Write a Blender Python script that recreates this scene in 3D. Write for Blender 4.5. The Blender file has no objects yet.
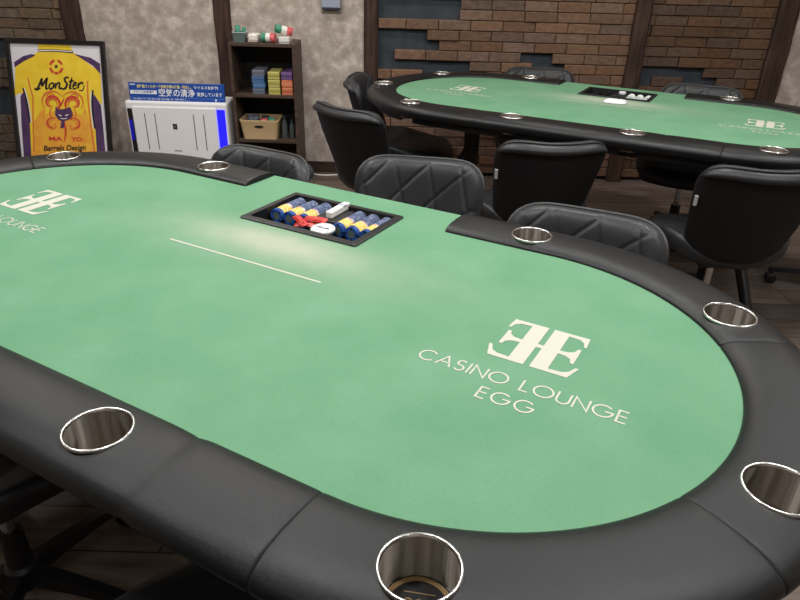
import bpy, bmesh, math, random
from mathutils import Vector, Matrix
PI = math.pi
rnd = random.Random(7)
SC = bpy.context.scene
COL = SC.collection

# ------------------------------------------------------------------ materials
def lin(c):
    return tuple(((v / 255) / 12.92 if v / 255 <= 0.04045 else ((v / 255 + 0.055) / 1.055) ** 2.4) for v in c) + (1,)

def mat(name, rgb, rough=0.5, metal=0.0, spec=0.5, emit=None, estr=0.0, rgb2=None, nscale=20, bump=0.0, bscale=200, detail=4, alpha=None, trans=0.0):
    m = bpy.data.materials.new(name); m.use_nodes = True
    nt = m.node_tree; b = nt.nodes['Principled BSDF']
    b.inputs['Base Color'].default_value = lin(rgb)
    b.inputs['Roughness'].default_value = rough
    b.inputs['Metallic'].default_value = metal
    b.inputs['Specular IOR Level'].default_value = spec
    if trans: b.inputs['Transmission Weight'].default_value = trans
    if emit:
        b.inputs['Emission Color'].default_value = lin(emit); b.inputs['Emission Strength'].default_value = estr
    tc = nt.nodes.new('ShaderNodeTexCoord')
    if rgb2:
        n = nt.nodes.new('ShaderNodeTexNoise'); n.inputs['Scale'].default_value = nscale; n.inputs['Detail'].default_value = detail
        r = nt.nodes.new('ShaderNodeValToRGB')
        r.color_ramp.elements[0].position = 0.35; r.color_ramp.elements[1].position = 0.65
        r.color_ramp.elements[0].color = lin(rgb); r.color_ramp.elements[1].color = lin(rgb2)
        nt.links.new(tc.outputs['Object'], n.inputs['Vector']); nt.links.new(n.outputs['Fac'], r.inputs['Fac'])
        nt.links.new(r.outputs['Color'], b.inputs['Base Color'])
    if bump:
        n2 = nt.nodes.new('ShaderNodeTexNoise'); n2.inputs['Scale'].default_value = bscale; n2.inputs['Detail'].default_value = 3
        bp = nt.nodes.new('ShaderNodeBump'); bp.inputs['Strength'].default_value = bump; bp.inputs['Distance'].default_value = 0.002
        nt.links.new(tc.outputs['Object'], n2.inputs['Vector']); nt.links.new(n2.outputs['Fac'], bp.inputs['Height'])
        nt.links.new(bp.outputs['Normal'], b.inputs['Normal'])
    return m

M = {}
M['rail'] = mat('rail_leather', (19, 20, 21), 0.37, spec=0.34, rgb2=(25, 26, 27), nscale=9, bump=0.22, bscale=800)
M['chair'] = mat('chair_leather', (36, 37, 39), 0.42, spec=0.38, rgb2=(42, 43, 45), nscale=8, bump=0.2, bscale=300)
M['chairback'] = mat('chair_back_fabric', (17, 17, 18), 0.62, spec=0.3, bump=0.25, bscale=500)
M['piping'] = mat('piping_black', (34, 35, 36), 0.45)
M['blackmetal'] = mat('black_metal', (20, 20, 21), 0.4, spec=0.5)
M['blackplastic'] = mat('black_plastic', (22, 22, 23), 0.45)
M['trayplastic'] = mat('tray_plastic', (28, 29, 30), 0.42, spec=0.4, bump=0.1, bscale=400)
M['traywell'] = mat('tray_well', (14, 14, 15), 0.5)
M['chrome'] = mat('chrome', (200, 200, 200), 0.18, metal=1)
M['deck'] = mat('deck_black', (16, 16, 17), 0.6)
M['print'] = mat('printed_cream', (190, 188, 174), 0.8, spec=0.1)
M['gold'] = mat('gold_print', (140, 112, 70), 0.6)
M['cupbase'] = mat('cup_base_black', (18, 18, 19), 0.4)
M['white'] = mat('white_plastic', (214, 214, 214), 0.4)
M['offwhite'] = mat('off_white', (228, 226, 220), 0.6)
M['tag'] = mat('silver_tag', (190, 190, 190), 0.35)

def steel():
    m = bpy.data.materials.new('brushed_steel'); m.use_nodes = True
    nt = m.node_tree; b = nt.nodes['Principled BSDF']
    b.inputs['Base Color'].default_value = lin((158, 150, 140)); b.inputs['Metallic'].default_value = 1
    b.inputs['Roughness'].default_value = 0.44
    b.inputs['Anisotropic'].default_value = 0.96; b.inputs['Anisotropic Rotation'].default_value = 0.25
    t = nt.nodes.new('ShaderNodeTangent'); t.direction_type = 'RADIAL'; t.axis = 'Z'
    nt.links.new(t.outputs[0], b.inputs['Tangent'])
    tc = nt.nodes.new('ShaderNodeTexCoord'); mp = nt.nodes.new('ShaderNodeMapping'); mp.inputs['Scale'].default_value = (1, 1, 0)
    n = nt.nodes.new('ShaderNodeTexNoise'); n.inputs['Scale'].default_value = 150; n.inputs['Detail'].default_value = 2
    bp = nt.nodes.new('ShaderNodeBump'); bp.inputs['Strength'].default_value = .34; bp.inputs['Distance'].default_value = .002
    nt.links.new(tc.outputs['Object'], mp.inputs[0]); nt.links.new(mp.outputs[0], n.inputs['Vector']); nt.links.new(n.outputs['Fac'], bp.inputs['Height']); nt.links.new(bp.outputs['Normal'], b.inputs['Normal'])
    return m
M['steel'] = steel()
M['brightsteel'] = mat('bright_steel', (226, 224, 220), .24, metal=1)

def felt_mat():
    m = bpy.data.materials.new('green_felt'); m.use_nodes = True
    nt = m.node_tree; b = nt.nodes['Principled BSDF']; L = nt.links.new
    b.inputs['Roughness'].default_value = 0.95; b.inputs['Specular IOR Level'].default_value = 0.08
    tc = nt.nodes.new('ShaderNodeTexCoord')
    def noise(s, d=4, rough=.55):
        n = nt.nodes.new('ShaderNodeTexNoise'); n.inputs['Scale'].default_value = s; n.inputs['Detail'].default_value = d
        n.inputs['Roughness'].default_value = rough
        L(tc.outputs['Object'], n.inputs['Vector']); return n.outputs['Fac']
    r = nt.nodes.new('ShaderNodeValToRGB'); e = r.color_ramp.elements
    e[0].position = .3; e[1].position = .72; e[0].color = lin((94, 139, 106)); e[1].color = lin((108, 149, 118))
    L(noise(5, 5), r.inputs['Fac'])
    r2 = nt.nodes.new('ShaderNodeValToRGB'); e = r2.color_ramp.elements
    e[0].position = .3; e[1].position = .7; e[0].color = (.965, .965, .965, 1); e[1].color = (1.03, 1.03, 1.03, 1)
    L(noise(160, 3), r2.inputs['Fac'])
    mx = nt.nodes.new('ShaderNodeMix'); mx.data_type = 'RGBA'; mx.blend_type = 'MULTIPLY'; mx.inputs[0].default_value = 1
    L(r.outputs['Color'], mx.inputs[6]); L(r2.outputs['Color'], mx.inputs[7])
    # chalky wear in front of the chip tray
    sp = nt.nodes.new('ShaderNodeSeparateXYZ'); L(tc.outputs['Object'], sp.inputs[0])
    def ma(op, a, bb=None, c=None):
        n = nt.nodes.new('ShaderNodeMath'); n.operation = op
        for i, v in enumerate((a, bb, c)):
            if v is None: continue
            if isinstance(v, (int, float)): n.inputs[i].default_value = v
            else: L(v, n.inputs[i])
        return n.outputs[0]
    def blob(cx, cy, sx, sy):
        dx = ma('DIVIDE', ma('SUBTRACT', sp.outputs[0], cx), sx); dy = ma('DIVIDE', ma('SUBTRACT', sp.outputs[1], cy), sy)
        q = ma('ADD', ma('MULTIPLY', dx, dx), ma('MULTIPLY', dy, dy))
        return ma('POWER', 2.718, ma('MULTIPLY', q, -1.0))
    s = ma('ADD', ma('MULTIPLY', blob(0.0, .165, .19, .06), .62), ma('MULTIPLY', blob(.03, .15, .36, .11), .36))
    s = ma('MULTIPLY', s, ma('ADD', .55, ma('MULTIPLY', noise(14, 5, .65), .8)))
    s = ma('MINIMUM', s, .85)
    mx2 = nt.nodes.new('ShaderNodeMix'); mx2.data_type = 'RGBA'
    L(s, mx2.inputs[0]); L(mx.outputs[2], mx2.inputs[6]); mx2.inputs[7].default_value = lin((168, 172, 154))
    L(mx2.outputs[2], b.inputs['Base Color'])
    bp = nt.nodes.new('ShaderNodeBump'); bp.inputs['Strength'].default_value = .08; bp.inputs['Distance'].default_value = .0008
    L(noise(700, 2), bp.inputs['Height']); L(bp.outputs['Normal'], b.inputs['Normal'])
    return m
M['felt'] = felt_mat()

def stucco_mat():
    m = bpy.data.materials.new('stucco'); m.use_nodes = True
    nt = m.node_tree; b = nt.nodes['Principled BSDF']; L = nt.links.new
    b.inputs['Roughness'].default_value = .85; b.inputs['Specular IOR Level'].default_value = .2
    tc = nt.nodes.new('ShaderNodeTexCoord')
    n = nt.nodes.new('ShaderNodeTexNoise'); n.inputs['Scale'].default_value = 13; n.inputs['Detail'].default_value = 10; n.inputs['Roughness'].default_value = .68
    L(tc.outputs['Object'], n.inputs['Vector'])
    r = nt.nodes.new('ShaderNodeValToRGB'); e = r.color_ramp.elements
    e[0].position = .36; e[0].color = lin((158, 146, 136)); e[1].position = .64; e[1].color = lin((206, 195, 185))
    x = e.new(.5); x.color = lin((177, 165, 155))
    L(n.outputs['Fac'], r.inputs['Fac']); L(r.outputs['Color'], b.inputs['Base Color'])
    bp = nt.nodes.new('ShaderNodeBump'); bp.inputs['Strength'].default_value = .35; bp.inputs['Distance'].default_value = .004
    L(n.outputs['Fac'], bp.inputs['Height']); L(bp.outputs['Normal'], b.inputs['Normal'])
    return m
M['stucco'] = stucco_mat()

def wood_mat(name, c1, c2, axis='Z', rough=.6, scale=14):
    m = bpy.data.materials.new(name); m.use_nodes = True
    nt = m.node_tree; b = nt.nodes['Principled BSDF']; L = nt.links.new
    b.inputs['Roughness'].default_value = rough; b.inputs['Specular IOR Level'].default_value = .3
    tc = nt.nodes.new('ShaderNodeTexCoord'); mp = nt.nodes.new('ShaderNodeMapping')
    s = [1, 1, 1]; s['XYZ'.index(axis)] = .08; mp.inputs['Scale'].default_value = s
    n = nt.nodes.new('ShaderNodeTexNoise'); n.inputs['Scale'].default_value = scale * 3; n.inputs['Detail'].default_value = 6
    r = nt.nodes.new('ShaderNodeValToRGB'); e = r.color_ramp.elements
    e[0].position = .35; e[0].color = lin(c1); e[1].position = .68; e[1].color = lin(c2)
    L(tc.outputs['Object'], mp.inputs[0]); L(mp.outputs[0], n.inputs['Vector']); L(n.outputs['Fac'], r.inputs['Fac']); L(r.outputs['Color'], b.inputs['Base Color'])
    bp = nt.nodes.new('ShaderNodeBump'); bp.inputs['Strength'].default_value = .4; bp.inputs['Distance'].default_value = .003
    L(n.outputs['Fac'], bp.inputs['Height']); L(bp.outputs['Normal'], b.inputs['Normal'])
    return m
M['beam'] = wood_mat('dark_beam', (44, 31, 25), (74, 54, 44))
M['shelfwood'] = wood_mat('shelf_walnut', (64, 51, 43), (88, 71, 60), 'X', .5)
M['base'] = wood_mat('baseboard_brown', (52, 38, 31), (72, 55, 46), 'X')

def brick_mat():
    m = bpy.data.materials.new('wood_brick'); m.use_nodes = True
    nt = m.node_tree; b = nt.nodes['Principled BSDF']; L = nt.links.new
    b.inputs['Roughness'].default_value = .75; b.inputs['Specular IOR Level'].default_value = .25
    a = nt.nodes.new('ShaderNodeVertexColor'); a.layer_name = 'tint'
    tc = nt.nodes.new('ShaderNodeTexCoord'); mp = nt.nodes.new('ShaderNodeMapping'); mp.inputs['Scale'].default_value = (1, 1, 2.2)
    n = nt.nodes.new('ShaderNodeTexNoise'); n.inputs['Scale'].default_value = 26; n.inputs['Detail'].default_value = 6; n.inputs['Roughness'].default_value = .65
    L(tc.outputs['Object'], mp.inputs[0]); L(mp.outputs[0], n.inputs['Vector'])
    r = nt.nodes.new('ShaderNodeValToRGB'); e = r.color_ramp.elements
    e[0].position = .3; e[0].color = (.62, .6, .58, 1); e[1].position = .72; e[1].color = (1.22, 1.2, 1.18, 1)
    L(n.outputs['Fac'], r.inputs['Fac'])
    mx = nt.nodes.new('ShaderNodeMix'); mx.data_type = 'RGBA'; mx.blend_type = 'MULTIPLY'; mx.inputs[0].default_value = 1
    L(a.outputs['Color'], mx.inputs[6]); L(r.outputs['Color'], mx.inputs[7]); L(mx.outputs[2], b.inputs['Base Color'])
    bp = nt.nodes.new('ShaderNodeBump'); bp.inputs['Strength'].default_value = .5; bp.inputs['Distance'].default_value = .004
    L(n.outputs['Fac'], bp.inputs['Height']); L(bp.outputs['Normal'], b.inputs['Normal'])
    return m
M['brick'] = brick_mat()
M['navy'] = mat('navy_wall', (44, 51, 58), .8, rgb2=(54, 62, 69), nscale=12, bump=.2, bscale=60)

def floor_mat():
    m = bpy.data.materials.new('floor_planks'); m.use_nodes = True
    nt = m.node_tree; b = nt.nodes['Principled BSDF']; L = nt.links.new
    b.inputs['Roughness'].default_value = .5; b.inputs['Specular IOR Level'].default_value = .35
    tc = nt.nodes.new('ShaderNodeTexCoord')
    br = nt.nodes.new('ShaderNodeTexBrick'); br.inputs['Scale'].default_value = 1
    br.inputs['Brick Width'].default_value = 1.2; br.inputs['Row Height'].default_value = .15; br.inputs['Mortar Size'].default_value = .0025
    br.inputs['Color1'].default_value = lin((118, 105, 95)); br.inputs['Color2'].default_value = lin((92, 82, 75)); br.inputs['Mortar'].default_value = lin((34, 29, 27))
    L(tc.outputs['Object'], br.inputs['Vector'])
    mp = nt.nodes.new('ShaderNodeMapping'); mp.inputs['Scale'].default_value = (.1, 1, 1); L(tc.outputs['Object'], mp.inputs[0])
    n = nt.nodes.new('ShaderNodeTexNoise'); n.inputs['Scale'].default_value = 40; n.inputs['Detail'].default_value = 6; L(mp.outputs[0], n.inputs['Vector'])
    r = nt.nodes.new('ShaderNodeValToRGB'); e = r.color_ramp.elements
    e[0].position = .3; e[0].color = (.6, .6, .6, 1); e[1].position = .7; e[1].color = (1.25, 1.22, 1.2, 1)
    L(n.outputs['Fac'], r.inputs['Fac'])
    mx = nt.nodes.new('ShaderNodeMix'); mx.data_type = 'RGBA'; mx.blend_type = 'MULTIPLY'; mx.inputs[0].default_value = 1
    L(br.outputs['Color'], mx.inputs[6]); L(r.outputs['Color'], mx.inputs[7]); L(mx.outputs[2], b.inputs['Base Color'])
    return m
M['floor'] = floor_mat()

# ------------------------------------------------------------------ mesh helpers
class MB:
    def __init__(s): s.v = []; s.f = []
    def add(s, vs, fs):
        o = len(s.v); s.v += [tuple(p) for p in vs]; s.f += [tuple(i + o for i in f) for f in fs]; return s
    def box(s, x0, x1, y0, y1, z0, z1):
        return s.add([(x0, y0, z0), (x1, y0, z0), (x1, y1, z0), (x0, y1, z0), (x0, y0, z1), (x1, y0, z1), (x1, y1, z1), (x0, y1, z1)],
                     [(0, 3, 2, 1), (4, 5, 6, 7), (0, 1, 5, 4), (1, 2, 6, 5), (2, 3, 7, 6), (3, 0, 4, 7)])
    def lathe(s, prof, n=32, c=(0, 0, 0), close=False, cap=True):
        vs = []; fs = []; k = len(prof)
        for i in range(n):
            a = 2 * PI * i / n
            for r, z in prof: vs.append((c[0] + r * math.cos(a), c[1] + r * math.sin(a), c[2] + z))
        for i in range(n):
            j = (i + 1) % n
            for q in range(k if close else k - 1):
                w = (q + 1) % k
                fs.append((i * k + q, j * k + q, j * k + w, i * k + w))
        if cap and not close:
            fs.append(tuple(i * k for i in reversed(range(n)))); fs.append(tuple(i * k + k - 1 for i in range(n)))
        return s.add(vs, fs)
    def tube(s, pts, r, n=8, closed=False):
        pts = [Vector(p) for p in pts]; k = len(pts); vs = []; fs = []
        up = Vector((0, 0, 1)); prev = None
        for i, p in enumerate(pts):
            if closed: t = pts[(i + 1) % k] - pts[i - 1]
            else: t = pts[min(i + 1, k - 1)] - pts[max(i - 1, 0)]
            t.normalize()
            if prev is None:
                a = up if abs(t.dot(up)) < .9 else Vector((1, 0, 0))
                nrm = t.cross(a).normalized()
            else:
                nrm = (prev - t * prev.dot(t)).normalized()
            prev = nrm; bi = t.cross(nrm)
            rr = r[i] if isinstance(r, (list, tuple)) else r
            for q in range(n):
                a = 2 * PI * q / n
                vs.append(p + nrm * rr * math.cos(a) + bi * rr * math.sin(a))
        for i in range(k if closed else k - 1):
            j = (i + 1) % k
            for q in range(n):
                w = (q + 1) % n
                fs.append((i * n + q, j * n + q, j * n + w, i * n + w))
        if not closed:
            fs.append(tuple(range(n))); fs.append(tuple((k - 1) * n + q for q in reversed(range(n))))
        return s.add(vs, fs)
    def ribbon(s, pts, w, z=0.0, closed=False):
        k = len(pts); vs = []; fs = []
        for i, p in enumerate(pts):
            a = pts[i - 1] if (i > 0 or closed) else p; b = pts[(i + 1) % k] if (i < k - 1 or closed) else p
            def nn(u, v):
                d = (v[0] - u[0], v[1] - u[1]); l = math.hypot(*d) or 1
                return (-d[1] / l, d[0] / l) if l else (0, 0)
            n1 = nn(a, p) if a != p else nn(p, b); n2 = nn(p, b) if b != p else n1
            nx, ny = n1[0] + n2[0], n1[1] + n2[1]; l = math.hypot(nx, ny) or 1; nx /= l; ny /= l
            c = max(.45, nx * n1[0] + ny * n1[1]); ww = (w[i] if isinstance(w, (list, tuple)) else w) / 2 / c
            vs += [(p[0] + nx * ww, p[1] + ny * ww, z), (p[0] - nx * ww, p[1] - ny * ww, z)]
        for i in range(k if closed else k - 1):
            j = (i + 1) % k; fs.append((2 * i + 1, 2 * j + 1, 2 * j, 2 * i))
        return s.add(vs, fs)
    def poly(s, pts, z=0.0):
        return s.add([(p[0], p[1], z) for p in pts], [tuple(range(len(pts)))])
    def prism(s, pts, z0, z1):
        n = len(pts)
        return s.add([(p[0], p[1], z0) for p in pts] + [(p[0], p[1], z1) for p in pts],
                     [tuple(reversed(range(n))), tuple(range(n, 2 * n))] + [(i, (i + 1) % n, n + (i + 1) % n, n + i) for i in range(n)])
    def mesh(s, name, m, smooth=False, fix=True):
        me = bpy.data.meshes.new(name); me.from_pydata(s.v, [], s.f)
        if fix:
            bm = bmesh.new(); bm.from_mesh(me); bmesh.ops.recalc_face_normals(bm, faces=bm.faces); bm.to_mesh(me); bm.free()
        if m: me.materials.append(m)
        if smooth:
            me.polygons.foreach_set('use_smooth', [True] * len(me.polygons))
            try: me.set_sharp_from_angle(angle=math.radians(smooth if smooth > 1 else 40))
            except Exception: pass
        me.update(); return me
    def build(s, name, m, parent=None, smooth=False, loc=(0, 0, 0), rot=(0, 0, 0), fix=True, bevel=0):
        o = bpy.data.objects.new(name, s.mesh(name, m, smooth, fix)); COL.objects.link(o)
        o.parent = parent; o.location = loc; o.rotation_euler = rot
        if bevel:
            b = o.modifiers.new('bevel', 'BEVEL'); b.width = bevel; b.segments = 2; b.limit_method = 'ANGLE'
        return o

def tag(o, label=None, cat=None, group=None, kind=None):
    if label: o['label'] = label
    if cat: o['category'] = cat
    if group: o['group'] = group
    if kind: o['kind'] = kind
    return o
def empty(name, loc=(0, 0, 0), rz=0, label=None, cat=None, group=None):
    o = bpy.data.objects.new(name, None); COL.objects.link(o); o.location = loc; o.rotation_euler = (0, 0, rz)
    return tag(o, label, cat, group)
def copy_tree(o, parent=None):
    c = o.copy(); COL.objects.link(c); c.parent = parent
    for ch in list(o.children): copy_tree(ch, c)
    return c
def apply_boolean(o, cutters):
    bms = MB()
    for c in cutters: bms.add(c.v, c.f)
    cm = bms.mesh('cutter', None); co = bpy.data.objects.new('cutter', cm); COL.objects.link(co)
    md = o.modifiers.new('b', 'BOOLEAN'); md.object = co; md.operation = 'DIFFERENCE'; md.solver = 'EXACT'
    par = o.parent; o.parent = None
    dg = bpy.context.evaluated_depsgraph_get(); dg.update()
    me = bpy.data.meshes.new_from_object(o.evaluated_get(dg))
    o.modifiers.clear(); o.data = me; o.parent = par
    bpy.data.objects.remove(co)
def text_mesh(body, size, m, name, parent, loc=(0, 0, 0), rot=(0, 0, 0), width=None, bold=0.0, shear=0.0, extrude=0.0, align='CENTER', rz=0):
    c = bpy.data.curves.new('t', 'FONT'); c.body = body; c.size = size; c.offset = bold; c.shear = shear; c.extrude = extrude
    c.align_x = align; c.align_y = 'CENTER'; c.resolution_u = 4
    t = bpy.data.objects.new('t', c); COL.objects.link(t)
    dg = bpy.context.evaluated_depsgraph_get(); dg.update()
    me = bpy.data.meshes.new_from_object(t.evaluated_get(dg)); bpy.data.objects.remove(t)
    if width:
        xs = [v.co.x for v in me.vertices]; k = width / (max(xs) - min(xs)); mid = (max(xs) + min(xs)) / 2
        for v in me.vertices: v.co.x = (v.co.x - (mid if align == 'CENTER' else 0)) * k
    me.name = name; me.materials.clear(); me.materials.append(m)
    o = bpy.data.objects.new(name, me); COL.objects.link(o); o.parent = parent; o.location = loc; o.rotation_euler = rot
    return o

# ------------------------------------------------------------------ room
WY = 4.55            # face of the back wall
XL, XR, YB, H = -3.3, 3.3, -2.2, 2.55
def st(o): o['kind'] = 'structure'; return o
st(MB().box(XL - .1, XR + .1, YB - .1, WY + .15, -.06, 0).build('floor', M['floor']))
M['ceil'] = mat('ceiling_paint', (70, 69, 68), .9)
st(MB().box(XL - .1, XR + .1, YB - .1, WY + .15, H, H + .06).build('ceiling', M['ceil']))
st(MB().box(XL - .1, XL, YB - .1, WY + .15, 0, H).build('wall_left', M['stucco']))
st(MB().box(XR, XR + .1, YB - .1, WY + .15, 0, H).build('wall_right', M['stucco']))
st(MB().box(XL, XR, YB - .1, YB, 0, H).build('wall_front', M['stucco']))
st(MB().box(-2.1, -.23, WY, WY + .12, 0, H).build('wall_back_stucco', M['stucco']))
st(MB().box(2.36, XR, WY, WY + .12, 0, H).build('wall_back_right', M['stucco']))
st(MB().box(-.23, 2.36, WY + .03, WY + .13, 0, H).build('wall_back', M['navy']))
st(MB().box(XL, -2.1, WY + .03, WY + .13, 0, H).build('wall_back_left', M['navy']))
# brick shaped wooden blocks, some left out
PITCH, BL = .0617, .2055
def bricks(name, x0, x1, spec, base, var, seed):
    r = random.Random(seed); mb = MB(); cols = []
    for k in range(-24, 18):
        zt = 1.072 - PITCH * k
        sp = spec.get(k, {})
        off = sp.get('off', r.uniform(0, BL)); holes = sp.get('holes', [])
        xs = x0 - BL + ((off - x0) % BL)
        while xs < x1:
            a, b = max(xs, x0), min(xs + BL, x1); xs += BL
            segs = [(a, b)]
            for h0, h1 in holes:
                ns = []
                for (p, q) in segs:
                    if q <= h0 or p >= h1: ns.append((p, q)); continue
                    if p < h0: ns.append((p, h0))
                    if q > h1: ns.append((h1, q))
                segs = ns
            for p, q in segs:
                if q - p < .015 or zt - PITCH < 0: continue
                y = WY - r.uniform(0.0, .014); g = .0016
                e = .004
                X0, X1, Z0, Z1 = p + g, q - g, zt - PITCH + g, zt - g
                mb.add([(X0 + e, y, Z0 + e), (X1 - e, y, Z0 + e), (X1 - e, y, Z1 - e), (X0 + e, y, Z1 - e),
                        (X0, y + e, Z0), (X1, y + e, Z0), (X1, y + e, Z1), (X0, y + e, Z1),
                        (X0, WY + .03, Z0), (X1, WY + .03, Z0), (X1, WY + .03, Z1), (X0, WY + .03, Z1)],
                       [(0, 1, 2, 3), (0, 4, 5, 1), (1, 5, 6, 2), (2, 6, 7, 3), (3, 7, 4, 0), (4, 8, 9, 5), (5, 9, 10, 6), (6, 10, 11, 7), (7, 11, 8, 4)])
                t = 1 + r.uniform(-var, var); h = r.uniform(-5, 5)
                c = lin(tuple(max(0, min(255, v * t + d)) for v, d in zip(base, (h, 0, -h))))
                cols += [c] * 12
    o = mb.build(name, M['brick'], fix=False)
    ca = o.data.color_attributes.new('tint', 'FLOAT_COLOR', 'POINT')
    for i, c in enumerate(cols): ca.data[i].color = c
    return st(o)
spec = {-1: dict(off=.32, holes=[(-.3, .33)]), 0: dict(off=.327, holes=[(-.3, .327)]), 1: dict(off=-.011), 2: dict(off=.125, holes=[(-.3, .125)]), 3: dict(off=.204, holes=[(-.3, .204)]),
        4: dict(off=.738, holes=[(-.3, -.082), (.738, .936)]), 5: dict(off=.41, holes=[(-.3, .41), (.816, 1.024)]),
        6: dict(off=.106, holes=[(.106, .526)]), 7: dict(off=-.0, holes=[(-.3, 0)]), 9: dict(holes=[(.4, .62)])}
spec_r = {5: dict(off=1.937, holes=[(1.5, 1.937)]), 6: dict(off=1.611, holes=[(1.5, 1.611), (1.812, 2.035)])}
bricks('wall_back_bricks', -.19, 1.43, spec, (116, 91, 75), .1, 3)
bricks('wall_back_bricks', 1.51, 2.315, spec_r, (96, 75, 60), .1, 5)  # base tint darkened to stand in for the dimmer light at this end
bricks('wall_back_left_bricks', XL, -2.19, {4: dict(holes=[(-2.9, -2.55)]), 5: dict(holes=[(-3.0, -2.53)]), 9: dict(holes=[(-2.9, -2.55)]), 10: dict(holes=[(-3.0, -2.48)]), 11: dict(holes=[(-3.0, -2.6)])}, (106, 92, 78), .1, 9)
def beam(name, x0, x1, d, seed):
    r = random.Random(seed); mb = MB(); vs = []; n = 26
    for i in range(n + 1):
        z = H * i / n; j = r.uniform(-.004, .004); j2 = r.uniform(-.004, .004)
        vs += [(x0 + j, WY + .05, z), (x0 + j, WY - d + .012, z), (x0 + .014 + j, WY - d + j2, z), (x1 - .014 + j2, WY - d + j, z), (x1 + j2, WY - d + .012, z), (x1 + j2, WY + .05, z)]
    fs = []
    for i in range(n):
        for q in range(6):
            w = (q + 1) % 6; fs.append((i * 6 + q, i * 6 + w, i * 6 + 6 + w, i * 6 + 6 + q))
    return st(mb.add(vs, fs).build(name, M['beam']))
beam('trim_1', -2.2, -2.075, .03, 1); beam('trim_2', -1.225, -1.12, .035, 2); beam('trim_3', -.28, -.19, .03, 3)
beam('trim_4', 1.42, 1.518, .05, 4); beam('trim_5', 2.305, 2.435, .05, 5)
st(MB().box(-1.12, -.28, WY - .012, WY + .01, 0, .075).build('baseboard_back', M['base'], bevel=.003))
st(MB().box(-2.075, -1.225, WY - .012, WY + .01, 0, .075).build('baseboard_back', M['base'], bevel=.003))
st(MB().box(2.435, XR, WY - .012, WY + .01, 0, .075).build('baseboard_back', M['base'], bevel=.003))

# ------------------------------------------------------------------ poker table (local frame: z=0 is the felt)
A, RI, RO, NX = .589, .4495, .6045, .326
def stad(R, y_cap=None, n=40):
    pts = [(A + R * math.cos(a), R * math.sin(a)) for a in [PI / 2 - PI * i / n for i in range(n + 1)]]
    pts += [(-A + R * math.cos(a), R * math.sin(a)) for a in [-PI / 2 - PI * i / n for i in range(n + 1)]]
    return pts
CUPS = [(.2502, -.527), (.750, -.504), (1.0945, -.154), (.985, .327), (.519, .511)]
CUPS = CUPS + [(-x, y) for x, y in CUPS]
TX0, TX1, TY0, TY1 = -.179, .179, .244, .481

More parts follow.
